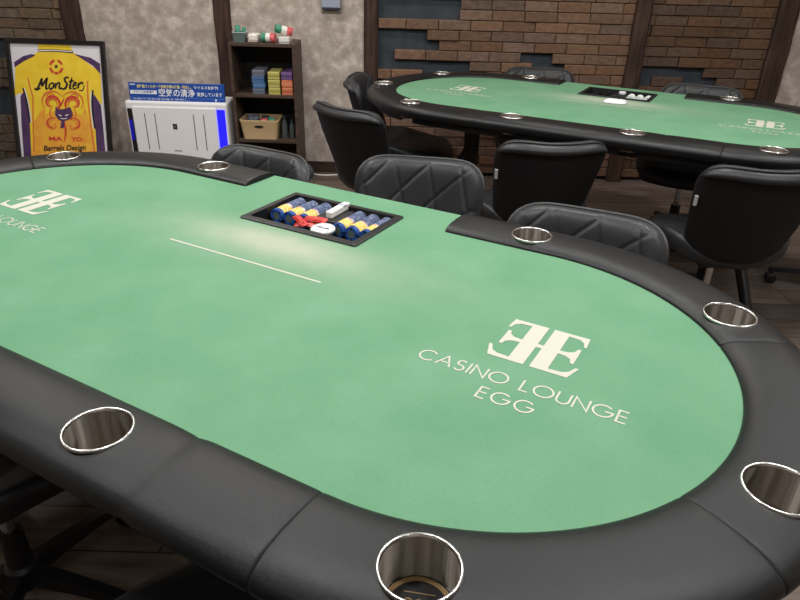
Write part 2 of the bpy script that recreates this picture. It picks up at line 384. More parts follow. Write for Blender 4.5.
def rail_mesh():
    # path samples: (base point, outward normal, arc position)
    smp = []
    def seg(p, q, nrm, k):
        for i in range(k + 1):
            t = i / k; smp.append(((p[0] + (q[0] - p[0]) * t, p[1] + (q[1] - p[1]) * t), nrm))
    def arc(cx, a0, a1, k):
        for i in range(1, k):
            a = a0 + (a1 - a0) * i / k; smp.append(((cx, 0), (math.cos(a), math.sin(a))))
    seg((NX, 0), (A, 0), (0, 1), 8); arc(A, PI / 2, -PI / 2, 110); seg((A, 0), (-A, 0), (0, -1), 60); arc(-A, -PI / 2, -3 * PI / 2, 110); seg((-A, 0), (-NX, 0), (0, 1), 8)
    # seam stations are inserted as tight triplets
    seams_ang = [math.radians(-29.5), math.radians(29)]
    def insert_arc(cx, ang):
        for d, dep in ((-.011, 0), (-.0045, .0), (-.0022, .5), (0, 1), (.0022, .5), (.0045, .0), (.011, 0)):
            a = ang + d; n = (math.cos(a), math.sin(a))
            extra.append((cx, n, dep))
    prof = [(.4535, -.03), (.4495, -.002), (.4503, .003), (.4530, .0065), (.459, .0100), (.469, .0133), (.485, .0156), (.505, .0166), (.525, .0166), (.545, .0160), (.562, .0140),
            (.577, .0102), (.589, .0045), (.598, -.0015), (.6035, -.0085), (.6045, -.018), (.602, -.028), (.595, -.037), (.585, -.043), (.572, -.047), (.50, -.047), (.46, -.045)]
    st_ = []
    for b, n in smp: st_.append([b, n, 0.0])
    out = []
    def key(b, n):   # monotone path coordinate
        if n == (0, 1) and b[0] > 0: return b[0] - A
        if abs(b[0] - A) < 1e-9 and b[1] == 0 and n != (0, -1): return (PI / 2 - math.atan2(n[1], n[0])) * .527
        if n == (0, -1): return PI * .527 + (A - b[0])
        if abs(b[0] + A) < 1e-9 and n != (0, 1): 
            a = math.atan2(n[1], n[0]); a = a if a < 0 else a - 2 * PI
            return PI * .527 + 2 * A + (-PI / 2 - a) * .527
        return 2 * PI * .527 + 2 * A + (-A - 0 + (-b[0] - 0) * 0 + (b[0] + A) * 1 + A)
    rows = []
    for b, n, dep in st_: rows.append((key(b, n), b, n))
    L_ = PI * .527
    def pt_at(s):
        if s < 0: return (A + s, 0), (0, 1)
        if s <= L_: a = PI / 2 - s / .527; return (A, 0), (math.cos(a), math.sin(a))
        if s <= L_ + 2 * A: return (A - (s - L_), 0), (0, -1)
        if s <= 2 * L_ + 2 * A: a = -PI / 2 - (s - L_ - 2 * A) / .527; return (-A, 0), (math.cos(a), math.sin(a))
        return (-A + (s - 2 * L_ - 2 * A), 0), (0, 1)
    total = 2 * L_ + 2 * A
    smin, smax = .312 - A, total + (A - .338)
    seams = [(PI / 2 - a) * .527 for a in seams_ang]; seams += [L_ + 2 * A + L_ - s for s in seams]
    seams += [L_ + .005]
    crease = [(L_ + A - .375, .008, .0026), (L_ + A - .36, .022, .0016), (L_ + A + .41, .012, .0025)]
    ss = [smin + (smax - smin) * i / 420 for i in range(421)]
    for s0 in seams:
        ss = [s for s in ss if abs(s - s0) > .006]
        ss += [s0 + d for d in (-.006, -.004, -.0022, -.0009, 0, .0009, .0022, .004, .006)]
    ss = [smin, smin + .002, smin + .006] + [s for s in ss if smin + .008 < s < smax - .008] + [smax - .006, smax - .002, smax]
    ss.sort()
    vs = []; k = len(prof)
    for s in ss:
        (bx_, by_), (nx, ny) = pt_at(s)
        dep = sum(.0022 * math.exp(-((s - s0) / .0011) ** 2) + .0007 * math.exp(-((s - s0) / .005) ** 2) for s0 in seams)
        for s0, w, d in crease: dep += d * math.exp(-((s - s0) / w) ** 2)
        # rounded ends
        e = min(s - smin, smax - s); endr = 0.006 * (1 - math.sqrt(max(0, 1 - max(0, 1 - e / .006) ** 2))) if e < .006 else 0
        cr, cz = .527, -.018
        for r, z in prof:
            dr, dz = r - cr, z - cz; l = math.hypot(dr, dz)
            f = (l - dep - endr) / l if z > -.04 else 1
            rr, zz = cr + dr * f, cz + dz * f
            if r < .5: rr += .003 * max(0, -ny) * (.5 - r) / .05
            vs.append((bx_ + nx * rr, by_ + ny * rr, zz))
    fs = []
    m = len(ss)
    for i in range(m - 1):
        for q in range(k):
            w = (q + 1) % k; fs.append((i * k + q, i * k + w, (i + 1) * k + w, (i + 1) * k + q))
    fs.append(tuple(range(k))); fs.append(tuple((m - 1) * k + q for q in reversed(range(k))))
    return MB().add(vs, fs)

def letters():
    """stroke outlines, cap height 1"""
    def arc(cx, cy, rx, ry, a0, a1, n=22): return [(cx + rx * math.cos(math.radians(a0 + (a1 - a0) * i / n)), cy + ry * math.sin(math.radians(a0 + (a1 - a0) * i / n))) for i in range(n + 1)]
    L = {}
    L['C'] = (.90, [arc(.5, .5, .5, .5, 42, 318)])
    L['A'] = (.86, [[(0, 0), (.43, 1), (.86, 0)], [(.15, .35), (.71, .35)]])
    L['S'] = (.52, [arc(.26, .755, .23, .245, 38, 262, 14)[:-1] + arc(.26, .265, .26, .265, 82, -145, 16)])
    L['I'] = (.06, [[(.03, 0), (.03, 1)]])
    L['N'] = (.74, [[(0, 0), (0, 1), (.74, 0), (.74, 1)]])
    L['O'] = (1.02, [arc(.51, .5, .51, .5, 0, 360, 36)])
    L['L'] = (.44, [[(0, 1), (0, 0), (.44, 0)]])
    L['U'] = (.66, [[(0, 1), (0, .34)] + arc(.33, .33, .33, .33, 180, 360, 14) + [(.66, .34), (.66, 1)]])
    L['G'] = (1.0, [arc(.5, .5, .5, .5, 46, 360, 26) + [(.60, .5)]])
    L['E'] = (.47, [[(.47, 1), (0, 1), (0, 0), (.47, 0)], [(0, .52), (.45, .52)]])
    L[' '] = (.36, [])
    return L
LET = letters()
def lettering(mb, text, x0, x1, y0, h, z, w=.0034):
    adv = sum(LET[c][0] for c in text) * h
    gap = (x1 - x0 - adv) / (len(text) - 1)
    x = x0
    for c in text:
        wd, strokes = LET[c]
        for s in strokes:
            closed = c == 'O'
            pts = [(x + p[0] * h, y0 + p[1] * h) for p in (s[:-1] if closed else s)]
            mb.ribbon(pts, w, z, closed)
        x += wd * h + gap
def emblem(mb, cx, cy, z):
    W, Hh = .0768, .0725
    for sgn in (-1, 1):
        def P(x, y): return (cx + sgn * x, cy + y)
        polys = [
            [(.0055, Hh), (.0355, Hh), (.0355, -Hh), (.0055, -Hh)],
            [(.0355, Hh), (W * .94, Hh), (W * .97, Hh - .034), (W * .91, Hh - .034), (W * .86, Hh - .02), (W * .74, Hh - .012), (.0355, Hh - .010)],
            [(.0355, .0055), (.050, .007), (.060, .014), (.063, .026), (.069, .026), (.069, -.026), (.063, -.026), (.060, -.014), (.050, -.007), (.0355, -.0055)],
            [(.0355, -Hh), (W * .93, -Hh), (W * 1.07, -Hh + .036), (W * .99, -Hh + .036), (W * .90, -Hh + .019), (W * .76, -Hh + .012), (.0355, -Hh + .010)],
        ]
        for pl in polys: mb.poly([P(*p) for p in (pl if sgn > 0 else reversed(pl))], z)
    mb.poly([(cx - .0055, cy - .006), (cx + .0055, cy - .006), (cx + .0055, cy + .006), (cx - .0055, cy + .006)], z)

def make_table(loc, rz, label):
    t = empty('poker_table', loc, rz, label, 'poker table', 'casino poker tables')
    # felt slab
    o = MB().prism(stad(.456), -.012, 0).build('felt', M['felt'], t, loc=(0, 0, 0))
    # union with dealer notch: outline drawn as one polygon
    half = [p for p in stad(.456)]
    right = [p for p in half if p[0] > 0]; left = [p for p in half if p[0] < 0]
    outline = [(NX + .02, .582), (NX + .02, .456)] + right + left + [(-NX - .02, .456), (-NX - .02, .582)]
    o.data = MB().prism(outline, -.012, 0).mesh('felt', M['felt'])
    cut = MB().box(TX0 + .006, TX1 - .006, TY0 + .006, TY1 - .006, -.09, .05)
    apply_boolean(o, [cut])
    d = MB().prism(stad(.556), -.072, -.0125).build('deck', M['deck'], t, smooth=30)
    apply_boolean(d, [cut] + [MB().lathe([(.0472, -.2), (.0472, .2)], 40, (x, y, 0)) for x, y in CUPS])
    r = rail_mesh().build('rail', M['rail'], t, smooth=50); r['label'] = 'black padded leather rail'
    apply_boolean(r, [MB().lathe([(.0472, -.2), (.0472, .2)], 48, (x, y, 0)) for x, y in CUPS])
    r.data.polygons.foreach_set('use_smooth', [True] * len(r.data.polygons)); r.data.set_sharp_from_angle(angle=math.radians(35))
    # cup holders
    prof = [(.0452, -.066), (.0452, -.001), (.0466, -.001), (.0466, -.069), (.0001, -.069), (.0001, -.066)]
    cup_me = MB().lathe(prof, 64, close=True).mesh('cup_holder', M['steel'], smooth=35)
    rim_me = MB().lathe([(.0450, -.0012), (.0453, .0010), (.0461, .0025), (.0474, .0030), (.0487, .0024), (.0495, .0006), (.0497, -.0014)], 64, close=True).mesh('rim', M['brightsteel'], smooth=60)
    bm_ = MB(); bm_.lathe([(.0440, -.0659), (.0440, -.0648), (.0001, -.0648)], 48, cap=False)
    base_me = bm_.mesh('printed_base', M['cupbase'], smooth=30)
    g = MB()
    ring = lambda R, n=48: [(R * math.cos(2 * PI * i / n), R * math.sin(2 * PI * i / n)) for i in range(n)]
    g.ribbon(ring(.0385), .0065, 0, True)
    kx = -.006
    for w_, s_ in ((.0016, 1.0), (.0016, .62)):
        pts = []
        for i in range(72):
            a = 2 * PI * i / 72
            rr = .0085 * s_ * (1 + .42 * math.cos(4 * a))
            pts.append((kx + rr * math.cos(a + .78), .0 + rr * math.sin(a + .78)))
        g.ribbon(pts, w_, 0, True)
    g.ribbon([(-.019, .018), (.019, .018)], .0012, 0)
    g.ribbon([(.009, -.006), (.009, .006), (.018, .006)], .0012, 0); g.ribbon([(.009, 0), (.016, 0)], .0012, 0)
    g.ribbon([(-.019, -.018), (.019, -.018)], .0010, 0)
    gold_me = g.mesh('gold_print', M['gold'])
    for i, (x, y) in enumerate(CUPS):
        c = bpy.data.objects.new('cup_holder', cup_me); COL.objects.link(c); c.parent = t; c.location = (x, y, .0164); c['label'] = 'round brushed steel cup holder'
        for nm, me, dz in (('rim', rim_me, 0), ('printed_base', base_me, 0), ('gold_print', gold_me, -.0643)):
            q = bpy.data.objects.new(nm, me); COL.objects.link(q); q.parent = c; q.location = (0, 0, dz); q.rotation_euler = (0, 0, .35)
    # print on the felt
    z = .0006
    for sx in (-1, 1):
        cx = sx * .7015
        mb = MB(); emblem(mb, cx, .0458, z); e = mb.build('printed_emblem', M['print'], t, fix=False); e['label'] = 'cream mirrored double E emblem printed on felt'
        mb = MB(); lettering(mb, 'CASINO LOUNGE', cx - .1715, cx + .1845, -.1015, .031, z)
        lettering(mb, 'EGG', cx - .0385, cx + .0535, -.1545, .030, z)
        e = mb.build('printed_lettering', M['print'], t, fix=False); e['label'] = 'cream lettering CASINO LOUNGE EGG'
    e = MB().poly([(-.2205, .0445), (.2205, .0445), (.2205, .0500), (-.2205, .0500)], z).build('betting_line', M['print'], t, fix=False)
    e['label'] = 'cream betting line'
    # legs
    MB().prism([(p[0] * .8, p[1] * .8) for p in stad(.42)], -.13, -.0725).build('apron', M['deck'], t, smooth=30)
    for sx in (-1, 1):
        MB().box(sx * .62 - .032, sx * .62 + .032, -.082, -.018, -.76, -.13).build('leg', M['blackmetal'], t, bevel=.006)
        MB().box(sx * .62 - .032, sx * .62 + .032, -.17, .07, -.76, -.73).build('foot', M['blackmetal'], t, bevel=.006)
        MB().tube([(sx * .62, -.05, -.26), (sx * .84, -.30, -.755)], .024, 12).build('brace', M['blackmetal'], t, smooth=40)
    return t
YAW = math.radians(-28.4)
T1 = make_table((-.3835, 1.318, .76), math.radians(-28.85), 'green felt poker table in front, with blue and yellow chips in its tray')
T2 = copy_tree(T1); T2.location = (.922, 3.2137, .76); T2.rotation_euler = (0, 0, math.radians(-27.95))
T2['label'] = 'green felt poker table farther back, by the brick wall, with white chips'
bpy.context.view_layer.update()
def on(T, x, y, z): return T.matrix_basis @ Vector((x, y, z))

# ------------------------------------------------------------------ chip trays and what lies in them
def rrect(x0, x1, y0, y1, r, n=6):
    pts = []
    for cx, cy, a0 in ((x1 - r, y1 - r, 0), (x0 + r, y1 - r, 90), (x0 + r, y0 + r, 180), (x1 - r, y0 + r, 270)):
        for i in range(n + 1):
            a = math.radians(a0 + 90 * i / n); pts.append((cx + r * math.cos(a), cy + r * math.sin(a)))
    return pts
def make_tray(T, rz, label):
    tr = empty('chip_tray', on(T, 0, 0, 0), rz, label, 'chip tray', 'dealer chip trays')
    # flat rim with rounded corners
    o, i_ = rrect(TX0, TX1, TY0, TY1, .006), rrect(TX0 + .019, TX1 - .019, TY0 + .019, TY1 - .019, .004)
    n = len(o); vs = []
    o2 = rrect(TX0 + .003, TX1 - .003, TY0 + .003, TY1 - .003, .005)
    for pts, z in ((o, .0006), (o, .0035), (o2, .0055), (i_, .0055), (i_, -.034)): vs += [(p[0], p[1], z) for p in pts]
    fs = []
    for a in range(4):
        for k in range(n): fs.append((a * n + k, a * n + (k + 1) % n, (a + 1) * n + (k + 1) % n, (a + 1) * n + k))
    fs.append(tuple(4 * n + k for k in range(n)))
    MB().add(vs, fs).build('rim', M['trayplastic'], tr, smooth=30)
    for x in (-.110, -.068, .087, .129):
        MB().box(x - .0016, x + .0016, .335, .458, -.0335, -.012).build('divider', M['traywell'], tr)
    MB().box(-.030, .040, .36, .458, -.0335, -.004).build('centre_block', M['traywell'], tr, bevel=.003)
    return tr
make_tray(T1, T1.rotation_euler.z, 'black plastic chip tray sunk in the front poker table')
make_tray(T2, T2.rotation_euler.z, 'black plastic chip tray sunk in the farther poker table')
def chip_mesh(name, body, spot, face):
    me = bpy.data.meshes.new(name); vs = []; fs = []; mi = []; n = 32; R, th = .0195, .0030
    rings = [(0, 0), (.0105, 0), (.0185, 0), (R, .0005), (R, th - .0005), (.0185, th), (.0105, th), (0, th)]
    for r, y in rings:
        for i in range(n): a = 2 * PI * i / n; vs.append((r * math.cos(a), y, r * math.sin(a)))
    for k in range(len(rings) - 1):
        for i in range(n):
            j = (i + 1) % n
            if k == 0: fs.append((n * 0 + i, n + j, n + i)) if False else fs.append((k * n + i, k * n + j, (k + 1) * n + j, (k + 1) * n + i))
            else: fs.append((k * n + i, k * n + j, (k + 1) * n + j, (k + 1) * n + i))
            if k in (0, 6): mi.append(2)
            else: mi.append(1 if (i % 8) in (0, 1) else 0)
    me.from_pydata(vs, [], fs)
    for m in (body, spot, face): me.materials.append(m)
    me.polygons.foreach_set('material_index', mi)
    bm = bmesh.new(); bm.from_mesh(me); bmesh.ops.remove_doubles(bm, verts=bm.verts, dist=1e-6); bmesh.ops.recalc_face_normals(bm, faces=bm.faces); bm.to_mesh(me); bm.free()
    return me
cm = lambda n, c: mat(n, c, .45)
c_blue, c_yel, c_gry, c_wht, c_pnk, c_grn = cm('chip_blue', (36, 84, 160)), cm('chip_yellow', (222, 196, 104)), cm('chip_slate', (78, 92, 122)), cm('chip_white', (226, 226, 222)), cm('chip_pink', (196, 150, 160)), cm('chip_pale_green', (176, 200, 186))
c_face, c_spot = cm('chip_face_dark', (92, 104, 98)), cm('chip_spot', (128, 138, 164))
c_dk, c_cream = cm('chip_dark', (24, 46, 96)), cm('chip_cream', (232, 222, 160))
CH = {'blue': chip_mesh('poker_chip', c_blue, c_dk, c_face), 'yellow': chip_mesh('poker_chip', c_yel, c_cream, c_cream), 'pink': chip_mesh('poker_chip', c_pnk, c_wht, c_cream),
      'slate': chip_mesh('poker_chip', c_gry, c_spot, c_cream), 'white': chip_mesh('poker_chip', c_wht, c_grn, c_wht)}
names_row = ['first', 'second', 'third', 'fourth', 'fifth', 'sixth']
def chip(T, x, y, z, kind, label, group, spin):
    o = bpy.data.objects.new('poker_chip', CH[kind]); COL.objects.link(o)
    o.location = on(T, x, y, z); o.rotation_euler = (0, spin, T.rotation_euler.z)
    tag(o, label, 'poker chip', group)
for ri, x in enumerate((-.131, -.089, -.047, .066, .108, .150)):
    seq = ['blue'] * 4 + ['yellow'] * 10 + ['pink'] * 2 + ['slate'] * 17
    y = .333 + (.004 if ri == 2 else 0)
    desc = {'blue': 'dark blue poker chip, front end of the %s row from left, front table tray', 'yellow': 'yellow poker chip, middle of the %s row from left, front table tray',
            'pink': 'pale pink poker chip behind yellow ones, %s row from left, front table tray', 'slate': 'slate blue poker chip, back end of the %s row from left, front table tray'}
    gd = {'blue': 'blue chips, %s row of front tray', 'yellow': 'yellow chips, %s row of front tray', 'pink': 'pink chips, %s row of front tray', 'slate': 'slate chips, %s row of front tray'}
    for k, kd in enumerate(seq):
        chip(T1, x, y + k * .0034, -.0125 + rnd.uniform(-.0006, .0006), kd, desc[kd] % names_row[ri], gd[kd] % names_row[ri], rnd.uniform(0, 6.28))
for ri, x in enumerate((.066, .108, .150)):
    for k in range(18):
        chip(T2, x, .335 + k * .0034, -.0125, 'white', 'white and pale green poker chip in the %s chip row of the farther table' % ('left', 'middle', 'right')[ri], 'white chips, %s row of the farther tray' % ('left', 'middle', 'right')[ri], rnd.uniform(0, 6.28))

# white pen-shaped eraser block, red packets, dealer button
r1 = T1.rotation_euler.z
b = MB().prism(rrect(-.0095, .0095, -.047, .047, .003), 0, .0165).build('card_box', M['offwhite'], None, smooth=30, loc=on(T1, .007, .424, .0005 - .004), rot=(0, 0, r1 + .04), bevel=.0015)
tag(b, 'slim white box lying in the middle of the front chip tray', 'box')
lid = MB().box(-.0096, .0096, .012, .03, .012, .01675).build('label_sticker', mat('sticker_grey', (170, 172, 186), .5), b)
M['red'] = mat('red_wrap', (184, 34, 30), .35, rgb2=(204, 58, 48), nscale=60)
def packet(loc, rz, label, seed, L=.062, W=.026, tilt=(0, 0)):
    r = random.Random(seed); mb = MB(); vs = []; nx, ny = 10, 5
    for side in (0, 1):
        for i in range(nx + 1):
            for j in range(ny + 1):
                u, v = i / nx * 2 - 1, j / ny * 2 - 1
                puff = .006 * (1 - u ** 4) * (1 - v ** 4)
                z = (puff if side else -puff * .4) + r.uniform(-.0016, .0016) * (1 if abs(u) < 1 and abs(v) < 1 else 0)
                vs.append((u * L / 2, v * W / 2 * (1 - .25 * (1 - abs(u)) * 0), z + .003))
    fs = []; s = (nx + 1) * (ny + 1)
    for side in (0, 1):
        for i in range(nx):
            for j in range(ny):
                a = side * s + i * (ny + 1) + j; fs.append((a, a + 1, a + ny + 2, a + ny + 1))
    o = mb.add(vs, fs)
    bmv = o.build('red_packet', M['red'], None, loc=loc, rot=(tilt[0], tilt[1], rz))
    bm = bmesh.new(); bm.from_mesh(bmv.data); bmesh.ops.remove_doubles(bm, verts=bm.verts, dist=.0008); bmesh.ops.recalc_face_normals(bm, faces=bm.faces); bm.to_mesh(bmv.data); bm.free()
    return tag(bmv, label, 'packet', 'red packets in the chip tray')
packet(on(T1, -.020, .318, -.012), r1 + .5, 'red plastic packet nearest the dealer button, lowest of three', 1)
packet(on(T1, -.034, .312, -.001), r1 - .35, 'red plastic packet sticking out to the left in front of the third chip row', 2, .05, .022, (.1, .25))
packet(on(T1, -.002, .335, .001), r1 + .1, 'red plastic packet lying on top beside the white box', 3, .066, .022, (.25, -.05))
db = empty('dealer_button', on(T1, .047, .298, -.004), r1, 'round white dealer button with black lettering in the front chip tray', 'dealer button')
db.rotation_euler = (.06, 0, r1)
MB().lathe([(.0, 0), (.029, 0), (.031, .0015), (.0315, .004), (.031, .0065), (.029, .008), (0, .008)][1:-1], 48).build('disc', M['white'], db, smooth=35)
M['ink'] = mat('black_ink', (20, 20, 20), .5)
text_mesh('DEALER', .010, M['ink'], 'printed_word', db, (0, .0, .0083), width=.040, bold=.0004)
mbr = MB(); mbr.ribbon([(.0272 * math.cos(2 * PI * i / 40), .0272 * math.sin(2 * PI * i / 40)) for i in range(40)], .0008, .0083, True); mbr.build('printed_ring', M['ink'], db, fix=False)
# farther table: white button, folded card, white cloth pad
o = MB().lathe([(.013, 0), (.0175, .002), (.0185, .007), (.0175, .012), (.013, .0145)], 28).build('white_button', M['white'], None, smooth=40, loc=on(T2, .014, .405, -.003))
tag(o, 'small round white button in the middle of the farther chip tray', 'button')
o = MB().prism(rrect(-.04, .04, -.0125, .0125, .004), 0, .006).build('white_card_stub', M['offwhite'], None, loc=on(T2, -.105, .33, -.02), rot=(0, .12, T2.rotation_euler.z + .05), bevel=.0015)
tag(o, 'flat white strip lying at the left in the farther chip tray', 'card')
def cloth():
    mb = MB(); vs = []; n = 14; r = random.Random(4)
    for i in range(n + 1):
        for j in range(n + 1):
            u, v = i / n * 2 - 1, j / n * 2 - 1
            e = max(abs(u), abs(v)); k = 1 - .12 * (abs(u * v)) ** 2
            vs.append((u * .056 * k, v * .046 * k, .0015 + .011 * max(0, 1 - e ** 3) + r.uniform(0, .0018) * (e < 1)))
    fs = [(i * (n + 1) + j, (i + 1) * (n + 1) + j, (i + 1) * (n + 1) + j + 1, i * (n + 1) + j + 1) for i in range(n) for j in range(n)]
    return mb.add(vs, fs)
o = cloth().build('folded_cloth', mat('white_cloth', (226, 226, 228), .9), None, smooth=60, loc=on(T2, .035, .145, .0), rot=(0, 0, T2.rotation_euler.z + .1), fix=False)
sm = o.modifiers.new('solid', 'SOLIDIFY'); sm.thickness = .0012; sm.offset = 1
tag(o, 'folded white cloth lying on the felt of the farther poker table', 'cloth')

# ------------------------------------------------------------------ swivel chairs (local: front is -Y, floor at z=0)
def squircle(a, b, k=.30):
    return a * math.sqrt(1 - b * b * k), b * math.sqrt(1 - a * a * k)
def back_point(a, b):
    """a across, b up, both -1..1 -> midsurface point and half thickness"""
    u, v = a * (1 - .14 * abs(b) ** 6), b * (1 - .14 * abs(a) ** 6)
    t = (v + 1) / 2
    w = .150 + .048 * t
    z = .408 + .389 * t
    x = u * w * 1.10
    y = .215 + .085 * t - .075 * (abs(u) ** 2.2) * (1.12 - .25 * t) - .035 * (1 - t) ** 2
    z -= .016 * (1 - u * u) * t - .008
    return Vector((x, y, z))
NB = 84
BTOP = .80
def backrest_mesh(front, roll=False):
    vs = []; fs = []; n = NB if front else 30
    e = 1e-3
    for i in range(n + 1):
        for j in range(n + 1):
            a, b = i / n * 2 - 1, j / n * 2 - 1
            if not front: b = (BTOP + (1 - BTOP) * j / n) if roll else (-1 + (1 + BTOP) * j / n)
            p = back_point(a, b)
            du = back_point(min(1, a + e), b) - back_point(max(-1, a - e), b); dv = back_point(a, min(1, b + e)) - back_point(a, max(-1, b - e))
            nrm = du.cross(dv).normalized()      # points to -Y (front)
            m = max(abs(a), abs(b)); edge = max(0, 1 - m ** 9) ** .5
            if front:
                th = .008 + .034 * edge
                # diamond quilting
                X, Z = p.x, p.z - .62
                s1, s2 = (X + Z * .28 + .05) / .118, (X * .66 - Z * .75) / .098
                d1 = abs(s1 - round(s1)) * .118 * .96; d2 = abs(s2 - round(s2)) * .098
                g = max(math.exp(-(d1 / .0038) ** 2), math.exp(-(d2 / .0038) ** 2)) * .0042 + max(math.exp(-(d1 / .02) ** 2), math.exp(-(d2 / .02) ** 2)) * .0007
                th -= g * min(1, edge * 1.6)
                vs.append(p + nrm * th)
            else:
                th = .006 + .014 * edge
                if roll: th += .018 * math.sin(PI * j / n) ** .7 * max(0, 1 - abs(a) ** 8) ** .5
                if j == 0 and roll: th -= .004
                vs.append(p - nrm * th)
    for i in range(n):
        for j in range(n):
            q = (i * (n + 1) + j, (i + 1) * (n + 1) + j, (i + 1) * (n + 1) + j + 1, i * (n + 1) + j + 1)
            fs.append(q if front else q[::-1])
    if not front: return MB().add(vs, fs)
    # close the rim
    rim = [(i, 0) for i in range(n)] + [(n, j) for j in range(n)] + [(i, n) for i in range(n, 0, -1)] + [(0, j) for j in range(n, 0, -1)]
    base = len(vs); k = len(rim)
    for (i, j) in rim: vs.append(back_point(i / n * 2 - 1, j / n * 2 - 1))
    for q in range(k):
        w = (q + 1) % k
        a0 = rim[q][0] * (n + 1) + rim[q][1]; a1 = rim[w][0] * (n + 1) + rim[w][1]
        f = (a1, a0, base + q, base + w)
        fs.append(f if front else f[::-1])
    return MB().add(vs, fs)
def seat_mesh():
    vs = []; fs = []; n = 40
    for side in (1, 0):
        for i in range(n + 1):
            for j in range(n + 1):
                a, b = i / n * 2 - 1, j / n * 2 - 1
                u, v = squircle(a, b, .38)
                x = u * .240; y = v * .235 - .04
                m = max(abs(a), abs(b)); edge = max(0, 1 - m ** 6) ** .5
                rear = max(0, (v + .55) / 1.55)
                wing = .115 * abs(u) ** 3.2 * rear ** 1.3 - .02 * max(0, -v) ** 3
                zc = .425 + wing
                if side:
                    z = zc + .008 + .034 * edge
                    if abs(abs(x) - .135) < .012 : z -= .004 * math.exp(-((abs(x) - .135) / .005) ** 2)
                else: z = zc - .008 - .040 * edge
                vs.append((x, y, z))
    s = (n + 1) ** 2
    for side in (0, 1):
        for i in range(n):
            for j in range(n):
                q = [side * s + r for r in (i * (n + 1) + j, (i + 1) * (n + 1) + j, (i + 1) * (n + 1) + j + 1, i * (n + 1) + j + 1)]
                fs.append(tuple(q if side == 0 else q[::-1]))
    rim = [(i, 0) for i in range(n)] + [(n, j) for j in range(n)] + [(i, n) for i in range(n, 0, -1)] + [(0, j) for j in range(n, 0, -1)]
    k = len(rim)
    for q in range(k):
        w = (q + 1) % k
        a0 = rim[q][0] * (n + 1) + rim[q][1]; a1 = rim[w][0] * (n + 1) + rim[w][1]
        fs.append((a1, a0, s + a0, s + a1))
    return MB().add(vs, fs)
def make_chair():
    c = empty('swivel_chair')
    seat_mesh().build('seat', M['chair'], c, smooth=60, fix=False)
    bk = backrest_mesh(True).build('backrest', M['chair'], c, smooth=60, fix=False); bk['label'] = 'diamond quilted black leather backrest'
    bp = backrest_mesh(False).build('back_panel', M['chairback'], c, smooth=60, fix=False); bp['label'] = 'plain black fabric rear of backrest'
    tr_ = backrest_mesh(False, True).build('top_roll', M['chair'], bk, smooth=60, fix=False); tr_['label'] = 'padded leather roll along the top rear edge'
    pts = []
    n = 20
    for i in range(n): pts.append(back_point(i / n * 2 - 1, -1))
    for i in range(n): pts.append(back_point(1, i / n * 2 - 1))
    for i in range(n): pts.append(back_point(1 - i / n * 2, 1))
    for i in range(n): pts.append(back_point(-1, 1 - i / n * 2))
    pts = [p + Vector((0, .006, 0)) for p in pts]
    MB().tube(pts, .0058, 8, True).build('piping', M['piping'], bk, smooth=60)
    # little silver tag near the left edge of the rear panel
    q0, q1, q2 = back_point(.93, .28), back_point(.90, .28), back_point(.93, .40)
    nr = (q1 - q0).cross(q2 - q0).normalized(); nr = nr if nr.y > 0 else -nr
    ex, ez = (q1 - q0).normalized() * .006, (q2 - q0).normalized() * .02
    tv = [q0 + nr * d_ + ex * i_ + ez * j_ for d_ in (.0, .021) for i_, j_ in ((-1, -1), (1, -1), (1, 1), (-1, 1))]
    MB().add(tv, [(0, 3, 2, 1), (4, 5, 6, 7), (0, 1, 5, 4), (1, 2, 6, 5), (2, 3, 7, 6), (3, 0, 4, 7)]).build('tag', M['tag'], bp)
    # mechanism, gas lift, base
    MB().box(-.09, .09, -.10, .12, .362, .388).build('mechanism', M['blackmetal'], c, bevel=.006)
    MB().tube([(.05, 0, .372), (.16, -.02, .368), (.225, -.03, .36)], .006, 8).build('lever', M['blackmetal'], c, smooth=40)
    MB().lathe([(.0145, .19), (.0145, .365)], 24).build('gas_lift', M['chrome'], c, smooth=40)
    MB().lathe([(.034, .055), (.036, .11), (.027, .12), (.025, .215)], 24).build('column_cover', M['blackplastic'], c, smooth=40)
    leg_vs = []
    for r, w, z0, z1 in ((.02, .022, .070, .112), (.10, .020, .074, .106), (.20, .017, .070, .094), (.285, .014, .060, .080), (.295, .010, .060, .076)):
        leg_vs += [(r, -w, z0), (r, w, z0), (r, w * .7, z1), (r, -w * .7, z1)]
    fs = [(0, 1, 2, 3), (16, 19, 18, 17)]
    for i in range(4):
        for q in range(4): w_ = (q + 1) % 4; fs.append((i * 4 + q, i * 4 + w_, i * 4 + 4 + w_, i * 4 + 4 + q))
    leg_me = MB().add(leg_vs, fs).mesh('leg', M['blackmetal'], smooth=30)
    wm = MB()
    def wheel(x):
        prof = [(.004, -.008), (.021, -.008), (.025, -.005), (.025, .005), (.021, .008), (.004, .008)]
        t_ = MB().lathe(prof, 20)
        return [(v[0], v[2] + x, v[1] + .025) for v in t_.v], t_.f
    for x in (-.013, .013): wm.add(*wheel(x))
    wm.tube([(0, 0, .03), (0, 0, .064)], .007, 8); wm.box(-.02, .012, -.006, .006, .022, .048)
    wheel_me = wm.mesh('caster', M['blackplastic'], smooth=40)
    for i in range(5):
        a = 2 * PI * i / 5 + PI / 2
        l = bpy.data.objects.new('leg', leg_me); COL.objects.link(l); l.parent = c; l.rotation_euler = (0, 0, a)
        w = bpy.data.objects.new('caster', wheel_me); COL.objects.link(w); w.parent = l; w.location = (.278, 0, 0); w.rotation_euler = (0, 0, 1.1 * i)
    return c
